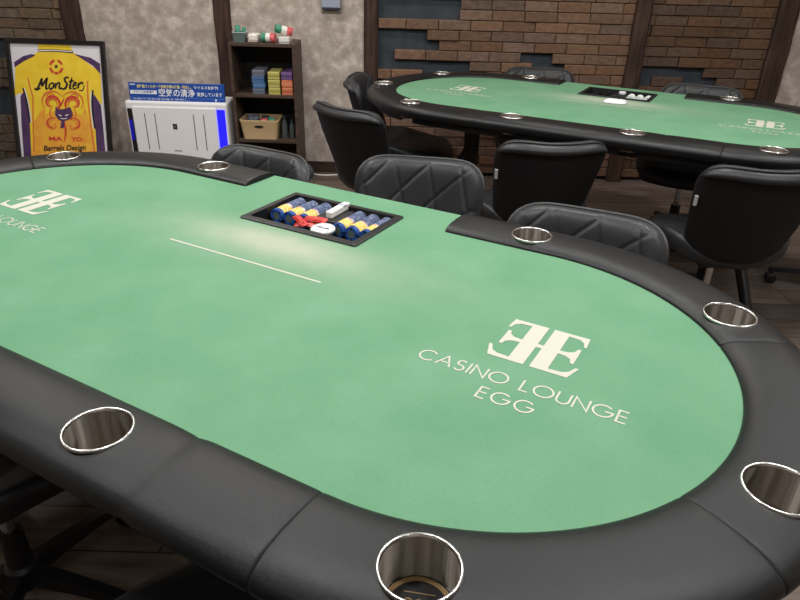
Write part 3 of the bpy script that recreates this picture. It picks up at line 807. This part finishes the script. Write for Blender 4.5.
# (x, y, facing direction, label)
CHAIRS = [
    (-.585, 1.90, (-.49, -.87), 'black quilted chair behind the front table, left of the gap in its rail'),
    (.02, 1.83, (-.14, -.99), 'black chair with diamond stitching standing behind the front chip tray'),
    (.38, 1.39, (-.40, -.92), 'black quilted chair tucked behind the right half of the front table rail'),
    (-.09, 3.09, (.66, .75), 'black chair seen from behind at left end of farther table, before the stucco wall'),
    (.0, 3.63, (1, -.12), 'black chair mostly hidden behind the left tip of the farther table'),
    (.525, 2.66, (-.08, 1), 'black chair seen from behind at the middle of the farther table, near side'),
    (1.215, 2.385, (.08, 1), 'black chair seen from behind at the right, star base showing beyond the front rail'),
    (.76, 3.86, (-.1, -1), 'black quilted chair beyond the farther table, left of its chip tray'),
    (1.47, 3.42, (-.40, -.92), 'black quilted chair beyond the farther table, right of its chip tray'),
    (-.855, 1.06, (.40, .92), 'black swivel chair under the left of the front rail with its star base showing'),
    (-.255, .545, (.48, .88), 'black swivel chair at the bottom edge, under the front rail, only its seat showing'),
    (2.05, 2.82, (-.3, .95), 'black swivel chair cut off by the right edge, only legs of its star base showing'),
]
SPIN = [.3, .25, .1, .55, .15, 0, .43, 0, .35, .515, .2, .2]
ch0 = make_chair()
chs = [ch0] + [copy_tree(ch0) for _ in CHAIRS[1:]]
for i, (x, y, f, lab) in enumerate(CHAIRS):
    c = chs[i]
    for ch in c.children:
        if ch.name.startswith('leg'): ch.rotation_euler.z += SPIN[i]
    c.location = (x, y, 0); c.rotation_euler = (0, 0, math.atan2(f[1], f[0]) + PI / 2)
    tag(c, lab, 'chair', 'black swivel chairs around the poker tables')

# ------------------------------------------------------------------ three tier bookcase and its contents
SX0, SX1, SY0, SY1, SH = -1.088, -.682, 4.265, 4.535, .872
bc = empty('bookcase', ((SX0 + SX1) / 2, (SY0 + SY1) / 2, 0), 0, 'small dark brown three tier bookcase against the stucco wall', 'bookcase')
hw, hd = (SX1 - SX0) / 2, (SY1 - SY0) / 2
for s in (-1, 1): MB().box(s * hw - (.018 if s > 0 else 0), s * hw + (.018 if s < 0 else 0), -hd, hd, 0, SH - .0).build('side_panel', M['shelfwood'], bc, bevel=.0015)
SHZ = [.03, .285, .568, SH - .02]
for k, z in enumerate(SHZ): MB().box(-hw + .018, hw - .018, -hd + .001, hd, z - .018 if k < 3 else z, z if k < 3 else z + .02).build('top' if k == 3 else 'shelf', M['shelfwood'], bc, bevel=.0015)
M['dark'] = mat('bookcase_back', (20, 16, 14), .7)
MB().box(-hw + .018, hw - .018, hd - .008, hd, .03, SH - .02).build('back_panel', M['dark'], bc)

def small_case(x, y, z, w, d, h, m, mlab, label, group, rz=0):
    o = MB().prism(rrect(-w / 2, w / 2, -d / 2, d / 2, .004, 3), .0005, h - .001).build('card_case', m, None, loc=(x, y, z), rot=(0, 0, rz), bevel=.003)
    MB().prism(rrect(-w / 2 - .0006, w / 2 + .0006, -d / 2 - .0006, d / 2 + .0006, .004, 3), h * .34, h * .66).build('paper_band', mlab, o)
    return tag(o, label, 'card case', group)
k1 = [('slate grey', (98, 104, 118), (120, 124, 134)), ('grey', (96, 106, 128), (84, 92, 108)), ('bright blue', (54, 104, 172), (70, 120, 184)), ('steel grey', (104, 114, 132), (88, 98, 116))]
mcol = {}
def cmat(rgb):
    if rgb not in mcol: mcol[rgb] = mat('case_%d_%d_%d' % rgb, rgb, .35)
    return mcol[rgb]
stackA = [((104, 112, 128), (88, 96, 112), 'grey card case, bottom of the blue-grey stack on the middle shelf'), ((70, 104, 150), (92, 128, 172), 'blue card case just above the bottom one of the blue-grey stack'),
          ((80, 112, 154), (64, 94, 138), 'blue card case just below the top one of the blue-grey stack'), ((112, 116, 128), (96, 100, 112), 'grey card case on top of the blue-grey stack')]
for i, (c1, c2, lab) in enumerate(stackA): small_case(-.927 + .004 * (i % 2), 4.375, SHZ[2] + i * .0365, .076, .18, .036, cmat(c1), cmat(c2), lab, 'card cases on the bookcase shelf', .03)
for i, lab in enumerate(('yellow card case, bottom of the yellow stack on the middle shelf', 'yellow card case in the middle of the yellow stack', 'yellow card case on top of the yellow stack')):
    small_case(-.826, 4.37, SHZ[2] + i * .046, .072, .18, .0455, cmat((190, 182, 104)), cmat((160, 152, 74)), lab, 'card cases on the bookcase shelf', .02)
for i, (c1, c2, lab) in enumerate((((204, 122, 88), (180, 98, 70), 'orange card case, bottom of the stack at the right of the middle shelf'), ((206, 118, 82), (214, 138, 104), 'orange card case in the middle of the stack under a purple one'),
                                   ((116, 86, 134), (88, 68, 112), 'purple card case on top of two orange ones'))):
    small_case(-.741, 4.37, SHZ[2] + i * .046, .068, .18, .0455, cmat(c1), cmat(c2), lab, 'card cases on the bookcase shelf', -.02)
# things on top of the bookcase
M['glass'] = mat('clear_plastic', (210, 222, 218), .1, trans=.9)
M['green'] = mat('green_wrap', (36, 120, 92), .4, rgb2=(70, 150, 120), nscale=50)
M['pinkred'] = mat('red_print', (206, 72, 78), .4, rgb2=(224, 120, 118), nscale=60)
tz = SH + .0005
bk = empty('plastic_basket', (-1.022, 4.33, tz), 0, 'small clear plastic basket on top of the bookcase at the left', 'basket')
mb = MB(); o_, i_ = rrect(-.039, .039, -.05, .05, .012), rrect(-.034, .034, -.044, .044, .01)
n = len(o_); vs = []
for pts, z in ((i_, 0), (o_, .055), ([(p[0] * .95, p[1] * .95) for p in o_], .055), ([(p[0] * .93, p[1] * .93) for p in i_], .004)): vs += [(p[0], p[1], z) for p in pts]
fs = [(a * n + k, a * n + (k + 1) % n, (a + 1) * n + (k + 1) % n, (a + 1) * n + k) for a in range(3) for k in range(n)] + [tuple(reversed(range(n))), tuple(3 * n + k for k in range(n))]
mb.add(vs, fs).build('bowl', mat('grey_clear_plastic', (120, 136, 134), .25, trans=.35), bk, smooth=40)
MB().tube([(p[0], p[1], .056) for p in o_], .003, 6, True).build('rim', mat('clear_rim', (176, 184, 182), .2), bk, smooth=40)
def bag(name, loc, rz, w, d, h, m, label, cat, seed, tilt=0):
    r = random.Random(seed); vs = []; n = 12
    for side in (1, -1):
        for i in range(n + 1):
            for j in range(n + 1):
                u, v = i / n * 2 - 1, j / n * 2 - 1
                p = (1 - u ** 4) * (1 - v ** 4)
                vs.append((u * w / 2, side * d / 2 * p ** .6 + r.uniform(-.0025, .0025) * p, (v + 1) / 2 * h))
    fs = []; s = (n + 1) ** 2
    for side in (0, 1):
        for i in range(n):
            for j in range(n):
                a = side * s + i * (n + 1) + j; fs.append((a, a + 1, a + n + 2, a + n + 1))
    o = MB().add(vs, fs).build(name, m, None, loc=loc, rot=(tilt, 0, rz))
    bm = bmesh.new(); bm.from_mesh(o.data); bmesh.ops.remove_doubles(bm, verts=bm.verts, dist=1e-5); bmesh.ops.recalc_face_normals(bm, faces=bm.faces); bm.to_mesh(o.data); bm.free()
    o.data.polygons.foreach_set('use_smooth', [True] * len(o.data.polygons))
    return tag(o, label, cat)
bag('snack_packet', (-1.032, 4.32, tz + .008), .2, .032, .024, .085, M['green'], 'dark green packet standing in the clear plastic basket', 'packet', 1, -.15)
bag('snack_packet', (-1.004, 4.352, tz + .008), -.3, .026, .016, .072, M['green'], 'smaller green packet leaning at the back of the clear plastic basket', 'packet', 2, -.1)
o = MB().prism(rrect(-.028, .028, -.045, .045, .008), 0, .048).build('tissue_pack', mat('patterned_white', (224, 212, 204), .7, rgb2=(236, 232, 226), nscale=70), None, smooth=40, loc=(-.937, 4.335, tz), rot=(0, 0, -.05), bevel=.008)
MB().box(-.0285, .0285, -.046, .046, .004, .018).build('printed_strip', mat('strip_beige', (182, 166, 156), .6), o); tag(o, 'small cream patterned pack on top of the bookcase beside the basket', 'tissue pack')
def tri_roll(loc, rz, label, L=.085, R=.027):
    o = empty('mint_roll', loc, rz, label, 'sweet roll')
    segs = [(-.5, -.16, M['green']), (-.16, .16, M['offwhite']), (.16, .5, M['pinkred'])]
    for a, b, m in segs:
        t = MB().lathe([(R * (.9 if a == -.5 else 1), a * L), (R, a * L + .003), (R, b * L - .003), (R * (.9 if b == .5 else 1), b * L)], 24)
        MB().add([(v[2], v[1], v[0] + R) for v in t.v], t.f).build('wrapper', m, o, smooth=40)
    return o
tri_roll((-.848, 4.325, tz), -.1, 'green, white and red wrapped roll lying on the bookcase top')
wb = MB().prism(rrect(-.031, .031, -.05, .05, .004), 0, .036).build('paper_box', M['offwhite'], None, loc=(-.748, 4.33, tz), bevel=.002)
MB().box(-.0315, .0315, -.0505, .0505, .006, .013).build('printed_strip', mat('strip_grey', (150, 152, 150), .6), wb)
tag(wb, 'flat white paper box at the right on the bookcase top', 'box')
o = tri_roll((-.76, 4.33, tz + .0365), .35, 'green, white and red wrapped roll resting on the white paper box', .105, .024); o.rotation_euler = (0, .22, .35); o.location.z += .012

# lower shelf: tan basket, its contents, bottles
z2 = SHZ[1] + .0005
M['tan'] = mat('tan_plastic', (206, 178, 132), .45)
bs = empty('storage_basket', (-.936, 4.372, z2), 0, 'tan plastic storage basket on the lower shelf of the bookcase', 'basket')
o1, o2 = rrect(-.108, .108, -.085, .085, .018), rrect(-.126, .126, -.10, .10, .02)
i1, i2 = rrect(-.104, .104, -.081, .081, .016), rrect(-.119, .119, -.094, .094, .018)
n = len(o1); vs = []
for pts, z in ((o1, 0), ([(p[0] * .98, p[1] * .98) for p in o2], .108), (o2, .112), (o2, .122), (i2, .122), (i1, .004)): vs += [(p[0], p[1], z) for p in pts]
fs = [(a * n + k, a * n + (k + 1) % n, (a + 1) * n + (k + 1) % n, (a + 1) * n + k) for a in range(5) for k in range(n)] + [tuple(reversed(range(n))), tuple(5 * n + k for k in range(n))]
MB().add(vs, fs).build('tub', M['tan'], bs, smooth=35)
gp = [(.03 * math.cos(a) if True else 0, 0, .082 + .008 * math.sin(a)) for a in [2 * PI * i / 24 for i in range(24)]]
MB().add([(p[0], -.0985, p[2]) for p in gp], [tuple(range(24))]).build('grip_slot', M['traywell'], bs).rotation_euler = (0, 0, 0)
bag('supply_pouch', (-.987, 4.365, z2 + .006), .1, .078, .06, .135, mat('slate_pouch', (86, 92, 108), .5, rgb2=(58, 62, 74), nscale=40), 'slate grey pouch in the left of the tan storage basket', 'pouch', 5)
bag('supply_pouch', (-.915, 4.395, z2 + .006), -.1, .05, .05, .125, mat('dark_pouch', (36, 38, 42), .5), 'black pouch in the middle of the tan storage basket', 'pouch', 6)
bag('supply_packet', (-.912, 4.335, z2 + .006), .2, .045, .03, .118, M['pinkred'], 'red packet in the tan storage basket beside the black pouch', 'packet', 7)
bag('supply_packet', (-.868, 4.345, z2 + .006), -.15, .042, .04, .122, M['green'], 'green packet at the right in the tan storage basket', 'packet', 8)
def bottle(x, y, h, r, label):
    b = empty('plastic_bottle', (x, y, z2), 0, label, 'bottle', 'clear bottles on the bookcase')
    MB().lathe([(r * .9, 0), (r, .005), (r, h * .62), (r * .45, h * .82), (r * .4, h * .86)], 20).build('body', mat('bottle_plastic', (120, 126, 130), .15, trans=.6), b, smooth=40)
    MB().lathe([(r * .46, h * .86), (r * .46, h)], 16).build('cap', mat('bottle_cap', (52, 54, 60), .4), b, smooth=40)
bottle(-.783, 4.34, .14, .019, 'taller clear bottle right beside the tan storage basket'); bottle(-.737, 4.35, .115, .017, 'shorter clear bottle beside the right side panel of the bookcase')

# ------------------------------------------------------------------ air purifier and the printed sign on it
PX0, PX1, PY0, PY1, PH = -1.765, -1.125, 4.24, 4.47, .515
ap = empty('air_purifier', ((PX0 + PX1) / 2, (PY0 + PY1) / 2, 0), 0, 'white box air purifier glowing blue at its right edge, beside the bookcase', 'air purifier')
w_, d_ = (PX1 - PX0) / 2, (PY1 - PY0) / 2
M['pur'] = mat('purifier_white', (236, 235, 236), .4)
MB().box(-w_, w_, -d_, d_, .012, PH).build('housing', M['pur'], ap, bevel=.012)
MB().box(-w_ + .05, w_ - .05, -d_ + .02, d_ - .02, 0, .012).build('plinth', M['blackplastic'], ap)
MB().box(-w_ + .045, w_ - .068, -d_ - .008, -d_ + .004, .04, PH - .033).build('front_panel', M['pur'], ap, bevel=.004)
led = mat('blue_led', (20, 20, 235), .3, emit=(24, 18, 255), estr=2.2)
MB().box(w_ - .064, w_ - .012, -d_ - .004, -d_ + .004, .05, PH - .04).build('light_panel', led, ap, bevel=.002)['label'] = 'glowing blue light strip'
MB().box(-w_ + .012, -w_ + .041, -d_ - .004, -d_ + .004, .05, PH - .045).build('dark_strip', M['blackplastic'], ap, bevel=.002)
MB().box(-w_ + .014, -w_ + .034, -d_ - .0046, -d_ - .003, .27, .40).build('blue_patch', mat('blue_dim', (22, 22, 120), .3, emit=(20, 20, 200), estr=.35), ap)  # faintly emissive blue patch on the dark strip
M['groove'] = mat('groove_grey', (92, 92, 96), .6)
cx = (PX0 + PX1) / 2
for x in (-1.645, -1.581, -1.337, -1.273): MB().box(x - cx - .0028, x - cx + .0028, -d_ - .0086, -d_ - .006, .215, .442).build('slot', M['groove'], ap)
MB().box(-1.461 - cx - .013, -1.461 - cx + .013, -d_ - .0095, -d_ - .006, .347, .381).build('badge', M['blackplastic'], ap)
mb = MB(); mb.box(-1.461 - cx - .004, -1.461 - cx + .004, -d_ - .0099, -d_ - .0094, .358, .370); mb.build('badge_mark', mat('badge_grey', (120, 120, 120), .4), ap)
MB().box(-1.461 - cx - .024, -1.461 - cx + .024, -d_ - .0086, -d_ - .007, .205, .211).build('brand_strip', M['groove'], ap)
sg = empty('printed_sign', (-1.435, 4.262, PH + .0005), 0, 'blue sign with white Japanese lettering standing on the white air purifier', 'sign')
sg.rotation_euler = (-.08, 0, .01)
M['signblue'] = mat('sign_blue', (28, 74, 160), .4); M['signwhite'] = mat('sign_white', (238, 240, 244), .5); M['signyel'] = mat('sign_yellow', (240, 222, 130), .5)
MB().box(-.298, .298, 0, .02, 0, .108).build('board', M['signblue'], sg, bevel=.002)
R90 = (PI / 2, 0, 0)
text_mesh('高性能フィルターで花粉や菌の捕集・除去し、', .0215, M['signyel'], 'lettering', sg, (-.075, -.0012, .085), R90, width=.34, bold=.0004)
text_mesh('ウイルスを抑制', .0205, M['signwhite'], 'lettering', sg, (.185, -.0012, .084), R90, width=.15, bold=.0004)
text_mesh('空気の清浄', .05, M['signwhite'], 'lettering', sg, (.0, -.0012, .047), R90, width=.225, bold=.0008)
text_mesh('実施しています', .027, M['signwhite'], 'lettering', sg, (.205, -.0012, .043), R90, width=.158, bold=.0003)
MB().box(-.29, -.125, -.0014, .001, .040, .062).build('white_stripe', M['signwhite'], sg)
text_mesh('プラズマ空気清浄', .014, M['signblue'], 'lettering', sg, (-.205, -.0022, .051), R90, width=.13, bold=.0003)
MB().box(-.298, .298, -.0014, .001, .018, .0195).build('thin_line', mat('sign_pale_blue', (110, 150, 210), .5), sg)
text_mesh('全館で空気清浄機を使用し、', .010, M['signwhite'], 'lettering', sg, (-.1, -.0012, .010), R90, width=.36)
MB().box(-.288, -.255, -.0014, .001, .094, .099).build('logo_mark', M['signwhite'], sg)
MB().box(.238, .247, -.0014, .001, .006, .018).build('sign_mark', M['signwhite'], sg)

# ------------------------------------------------------------------ framed jersey leaning on the wall
FW, FL = .635, .852
fr = empty('picture_frame', (-2.25, 4.285, .004), 0, 'black framed yellow and purple sports jersey leaning against the wall', 'framed jersey')
ang = math.atan2(.205, .85); fr.rotation_euler = (-ang, 0, -.01)
def P3(x, y, d=0): return (x, -d, y)
fb = 0.026
mb = MB()
for x0, x1, z0, z1 in ((-FW / 2, -FW / 2 + fb, 0, FL), (FW / 2 - fb, FW / 2, 0, FL), (-FW / 2 + fb, FW / 2 - fb, 0, fb), (-FW / 2 + fb, FW / 2 - fb, FL - fb, FL)):
    mb.box(x0, x1, -.012, .014, z0, z1)
mb.build('frame', mat('frame_black', (18, 18, 19), .35), fr, bevel=.002)
MB().box(-FW / 2 + .01, FW / 2 - .01, .004, .012, .01, FL - .01).build('backing', mat('backing_white', (226, 224, 230), .7), fr)
IW = FW - 2 * fb; ITOP = FL - fb
def z2p(x, y):      # picture coordinates measured on the framed sheet
    l = 45 + (y - 60) * .085; r = 479 + (y - 60) * .055
    u = (x - l) / (r - l) - .5
    return (u * IW, ITOP - (y - 60) / 520 * .705)
class Flat(MB):
    def V(s, d): s.v = [(p[0], -d, p[1]) for p in s.v]; return s
def flat_poly(name, pts, m, d, parent, smoothn=0):
    f = Flat(); f.poly([z2p(*p) for p in pts]); return f.V(d).build(name, m, parent, fix=False)
M['jy'] = mat('jersey_yellow', (238, 200, 36), .7, rgb2=(246, 214, 60), nscale=12)
M['jo'] = mat('jersey_orange', (232, 150, 50), .7, rgb2=(240, 186, 60), nscale=14)
M['jp'] = mat('jersey_purple', (68, 42, 84), .7, rgb2=(84, 54, 98), nscale=14)
M['jr'] = mat('jersey_red', (206, 66, 46), .7); M['jr2'] = mat('jersey_rust', (222, 120, 50), .7); M['jk'] = mat('jersey_black', (28, 22, 28), .7); M['jw'] = mat('jersey_white', (236, 230, 224), .7)
jz = empty('jersey', (0, 0, 0)); jz.parent = fr
D0 = -.003
flat_poly('body', [(185, 92), (178, 62), (335, 62), (345, 92), (375, 112), (476, 180), (480, 330), (455, 300), (470, 420), (492, 590), (100, 590), (92, 400), (100, 290), (85, 285), (62, 300), (68, 165), (150, 112)], M['jy'], D0 + .0000, jz)
flat_poly('collar', [(178, 84), (180, 96), (262, 93), (348, 98), (346, 86), (262, 82)], M['jk'], D0 + .001, jz)
flat_poly('collar_lining', [(182, 87), (262, 85), (344, 89), (344, 93), (262, 89), (182, 93)], M['jw'], D0 + .0015, jz)
for pts in ([(64, 145), (66, 168), (110, 140), (168, 112), (150, 106), (110, 116)], [(352, 100), (372, 112), (440, 150), (476, 188), (474, 140), (430, 115)]): flat_poly('shoulder_panel', pts, M['jp'], D0 + .001, jz)
for pts in ([(90, 300), (104, 280), (124, 340), (132, 430), (136, 590), (100, 590), (92, 430)], [(432, 300), (444, 280), (474, 330), (482, 420), (494, 590), (452, 590), (446, 450)]): flat_poly('side_panel', pts, M['jp'], D0 + .001, jz)
def ink(name, strokes, m, d, parent=jz):
    for pts, w in strokes:
        f = Flat(); f.ribbon([z2p(*p) for p in pts], w); f.V(d).build(name, m, parent, fix=False)
def bez(p0, p1, p2, n=12): return [((1 - t) ** 2 * p0[0] + 2 * t * (1 - t) * p1[0] + t * t * p2[0], (1 - t) ** 2 * p0[1] + 2 * t * (1 - t) * p1[1] + t * t * p2[1]) for t in [i / n for i in range(n + 1)]]
ink('black_stripe', [(bez((104, 262), (126, 330), (132, 420)), .012), (bez((438, 262), (426, 330), (444, 440)), .012)], M['jk'], D0 + .0016)
ink('white_stripe', [(bez((110, 262), (134, 330), (139, 420)), .007), (bez((430, 270), (419, 330), (437, 440)), .007)], M['jw'], D0 + .0018)
ink('red_stripe', [(bez((128, 215), (134, 250), (150, 300)) + bez((150, 300), (146, 400), (150, 560)), .009), (bez((414, 220), (408, 280), (424, 420)) + [(440, 560)], .010)], M['jr2'], D0 + .0014)
flat_poly('orange_panel', [(150, 420), (210, 330), (200, 470), (170, 590), (140, 590)], M['jo'], D0 + .0008, jz)
flat_poly('orange_panel', [(395, 330), (420, 420), (446, 590), (390, 590), (380, 450)], M['jo'], D0 + .0008, jz)
flat_poly('amber_panel', [(150, 450), (200, 380), (290, 350), (385, 380), (436, 450), (450, 590), (140, 590)], mat('jersey_amber', (240, 182, 52), .7, rgb2=(236, 160, 56), nscale=10), D0 + .0005, jz)  # amber area of the jersey's own print
flat_poly('orange_panel', [(140, 540), (300, 520), (448, 545), (452, 592), (136, 592)], M['jo'], D0 + .0006, jz)
# crest
def ringarc(cx, cy, r, a0, a1, n=14): return [(cx + r * math.cos(math.radians(a0 + (a1 - a0) * i / n)), cy - r * math.sin(math.radians(a0 + (a1 - a0) * i / n))) for i in range(n + 1)]
ink('crest_ring', [(ringarc(265, 160, 29, 20, 75), .015), (ringarc(265, 160, 29, 105, 165), .015), (ringarc(265, 160, 29, 190, 245), .015), (ringarc(265, 160, 29, 252, 290), .015), (ringarc(265, 160, 29, 297, 350), .015)], M['jr'], D0 + .002)
star = []
for i in range(10):
    r = 12 if i % 2 == 0 else 5; a = math.radians(90 + 36 * i); star.append((265 + r * math.cos(a), 159 - r * math.sin(a)))
flat_poly('crest_star', star, M['jk'], D0 + .002, jz)
# brush script words
def place_text(body, x, y, width_px, size, m, bold, shear, tilt=0):
    p = z2p(x, y); q = z2p(x + width_px / 2, y); p0 = z2p(x - width_px / 2, y)
    return text_mesh(body, size, m, 'lettering', jz, (p[0], -(D0 + .0022), p[1]), (PI / 2, tilt, 0), width=q[0] - p0[0], bold=bold, shear=shear)
def brush(x, y, sc, rise, strokes):
    for pts, w in strokes:
        n_ = len(pts); cps = []
        for i in range(n_ - 1):
            p0, p1, p2, p3 = pts[max(0, i - 1)], pts[i], pts[i + 1], pts[min(n_ - 1, i + 2)]
            for k in range(6):
                t = k / 6; cps.append(tuple(.5 * (2 * p1[q] + (p2[q] - p0[q]) * t + (2 * p0[q] - 5 * p1[q] + 4 * p2[q] - p3[q]) * t * t + (3 * p1[q] - p0[q] - 3 * p2[q] + p3[q]) * t ** 3) for q in (0, 1)))
        cps.append(pts[-1])
        f = Flat(); q = [z2p(x + c[0] * sc + c[1] * sc * .22, y - c[1] * sc - rise * c[0] * sc) for c in cps]
        m_ = len(q); f.ribbon(q, [w * (.55 + .45 * math.sin(PI * (i + .5) / m_)) for i in range(m_)])
        f.V(D0 + .0022).build('lettering', M['jk'], jz, fix=False)
W_ = .0135
brush(168, 264, 1.0, .03, [
    ([(-8, 6), (-4, -2), (6, 4), (14, 40), (17, 50)], W_), ([(17, 50), (20, 26), (24, 12)], W_), ([(24, 12), (36, 40), (43, 52)], W_), ([(43, 52), (42, 24), (46, 2), (54, 4)], W_),
    ([(70, 28), (60, 22), (59, 8), (68, 0), (78, 8), (78, 22), (70, 28), (82, 24)], W_ * .85),
    ([(88, 28), (90, 2)], W_), ([(90, 14), (98, 28), (106, 26), (107, 8), (112, 1), (116, 6)], W_ * .85),
    ([(146, 50), (134, 54), (126, 46), (132, 34), (142, 22), (138, 4), (124, 0), (116, 8)], W_),
    ([(160, 52), (158, 20), (160, 4), (168, 2)], W_), ([(148, 34), (172, 38)], W_ * .8),
    ([(172, 12), (184, 18), (184, 28), (176, 28), (173, 10), (180, 0), (192, 6)], W_ * .85),
    ([(198, 28), (197, 3)], W_), ([(197, 14), (204, 26), (213, 29), (219, 22)], W_ * .9)])
ink('script_flourish', [(bez((160, 262), (168, 276), (188, 258)), .007), (bez((372, 262), (392, 276), (397, 240)), .006)], M['jk'], D0 + .0022)
place_text('MA', 255, 494, 66, .034, M['jr'], .0014, .0); place_text('YO', 355, 494, 52, .034, M['jr'], .0014, .0)
place_text('Barrels Design', 296, 537, 206, .048, M['jk'], .0012, .3, -.05)
# swirl emblem
def spiral(cx, cy, r0, r1, a0, a1, n=26):
    return [(cx + (r0 + (r1 - r0) * i / n) * math.cos(math.radians(a0 + (a1 - a0) * i / n)), cy - (r0 + (r1 - r0) * i / n) * math.sin(math.radians(a0 + (a1 - a0) * i / n))) for i in range(n + 1)]
def taper(n, w): return [w * (.25 + .75 * math.sin(PI * min(1, (i + .6) / n))) for i in range(n)]
def sw(lst, m, d):
    ink('swirl', [(p, taper(len(p), w)) for p, w in lst], m, d)
sw([(spiral(238, 328, 46, 14, -60, 260), .021), (spiral(345, 328, 46, 14, 240, -80), .021)], M['jr'], D0 + .002)
sw([(spiral(238, 326, 60, 40, 30, 215), .012), (spiral(345, 326, 60, 40, 150, -35), .012), (spiral(232, 300, 24, 5, 0, 330), .008), (spiral(351, 300, 24, 5, 180, -150), .008), (spiral(262, 380, 40, 20, 120, 250), .010), (spiral(322, 380, 40, 20, 60, -70), .010), (spiral(238, 330, 30, 8, -40, 300), .012), (spiral(345, 330, 30, 8, 220, -120), .012), (spiral(245, 430, 26, 8, 90, 420), .011), (spiral(338, 430, 26, 8, 90, -240), .011)], M['jr2'], D0 + .0021)
sw([(spiral(238, 425, 32, 12, 60, 300), .012), (spiral(348, 425, 32, 12, 120, -120), .012), (bez((292, 400), (312, 450), (296, 505)), .014), (bez((300, 300), (286, 340), (262, 352)), .012), (bez((330, 352), (345, 380), (325, 405)), .012)], M['jr'], D0 + .0022)
# dark emblem shape in the middle: rounded crest with two points
flat_poly('emblem_shape', [(258, 342), (272, 356), (300, 352), (328, 342), (336, 364), (338, 384), (322, 400), (300, 408), (296, 440), (278, 444), (284, 410), (266, 400), (254, 380)], M['jp'], D0 + .0024, jz)
ink('emblem_mark', [([(272, 380), (286, 386)], .006), ([(304, 384), (318, 378)], .006), (bez((280, 396), (295, 402), (312, 394)), .004)], M['jw'], D0 + .0026)

# ------------------------------------------------------------------ small things on wall and floor
ws = empty('wall_switch', (-.483, WY, 1.10), 0, 'grey wall control box on the stucco wall at the top edge', 'wall switch')
MB().box(-.065, .065, -.012, -.0005, -.068, .07).build('back_plate', mat('plate_taupe', (140, 126, 112), .6), ws, bevel=.003)
MB().box(-.058, .058, -.042, -.012, -.036, .065).build('box', mat('control_blue_grey', (150, 158, 176), .45), ws, bevel=.004)
MB().box(-.056, .056, -.040, -.012, -.045, -.036).build('underside_shade', mat('control_shade', (46, 50, 66), .5), ws)  # dark strip painting in the shade below the box
pts = [(-.66, 4.50, .006), (-.60, 4.46, .005), (-.52, 4.455, .005), (-.44, 4.47, .005), (-.36, 4.44, .005), (-.24, 4.41, .005), (-.1, 4.40, .005), (.05, 4.43, .005)]
sm_ = []
for i in range(len(pts) - 1):
    p0, p1, p2, p3 = (Vector(pts[max(0, i - 1)]), Vector(pts[i]), Vector(pts[i + 1]), Vector(pts[min(len(pts) - 1, i + 2)]))
    for k in range(6):
        t = k / 6; sm_.append(.5 * ((2 * p1) + (p2 - p0) * t + (2 * p0 - 5 * p1 + 4 * p2 - p3) * t * t + (3 * p1 - p0 - 3 * p2 + p3) * t ** 3))
o = MB().tube(sm_, .005, 8).build('power_cable', M['offwhite'], None, smooth=60); tag(o, 'thin white cable lying on the floor along the stucco wall', 'cable')

# ------------------------------------------------------------------ lights
def area(x, y, z, sx, sy, power, col=(1, .95, .88), rot=(0, 0, 0), shape='RECTANGLE', spread=None):
    l = bpy.data.lights.new('ceiling_lamp', 'AREA'); l.shape = shape; l.size = sx; l.size_y = sy; l.energy = power; l.color = col
    if spread: l.spread = spread
    o = bpy.data.objects.new('ceiling_lamp', l); COL.objects.link(o); o.location = (x, y, z); o.rotation_euler = rot
    return o
for x in (-1.6, -.4, .8, 2.0):
    for y in (-.6, .9, 2.4):
        area(x, y, H - .02, .2, .2, 4.5 if y < 0 else 17, (1, .985, .965))
for x, e_ in ((-2.3, 8), (-.9, 13), (.6, 8), (1.9, 4)): area(x, 3.75, H - .02, .16, .16, e_, (1, .94, .87))
w = bpy.data.worlds.new('World'); SC.world = w; w.use_nodes = True
w.node_tree.nodes['Background'].inputs[0].default_value = (.9, .95, 1, 1); w.node_tree.nodes['Background'].inputs[1].default_value = .04

# ------------------------------------------------------------------ camera
cam = bpy.data.cameras.new('camera'); co = bpy.data.objects.new('camera', cam); COL.objects.link(co)
p_, ro = math.radians(27.63), math.radians(1.62)
R_, U_, F_ = Vector((1, 0, 0)), Vector((0, math.sin(p_), math.cos(p_))), Vector((0, math.cos(p_), -math.sin(p_)))
X_ = math.cos(ro) * R_ + math.sin(ro) * U_; Y_ = -math.sin(ro) * R_ + math.cos(ro) * U_
co.matrix_world = Matrix(((X_.x, Y_.x, -F_.x, 0), (X_.y, Y_.y, -F_.y, 0), (X_.z, Y_.z, -F_.z, 1.38), (0, 0, 0, 1)))
cam.sensor_width = 36; cam.lens = 663.3375 * 36 / 800; cam.clip_start = .02
SC.camera = co
SC.view_settings.view_transform = 'Standard'; SC.view_settings.look = 'None'; SC.view_settings.exposure = 0; SC.view_settings.gamma = 1
SC.cycles.use_denoising = True
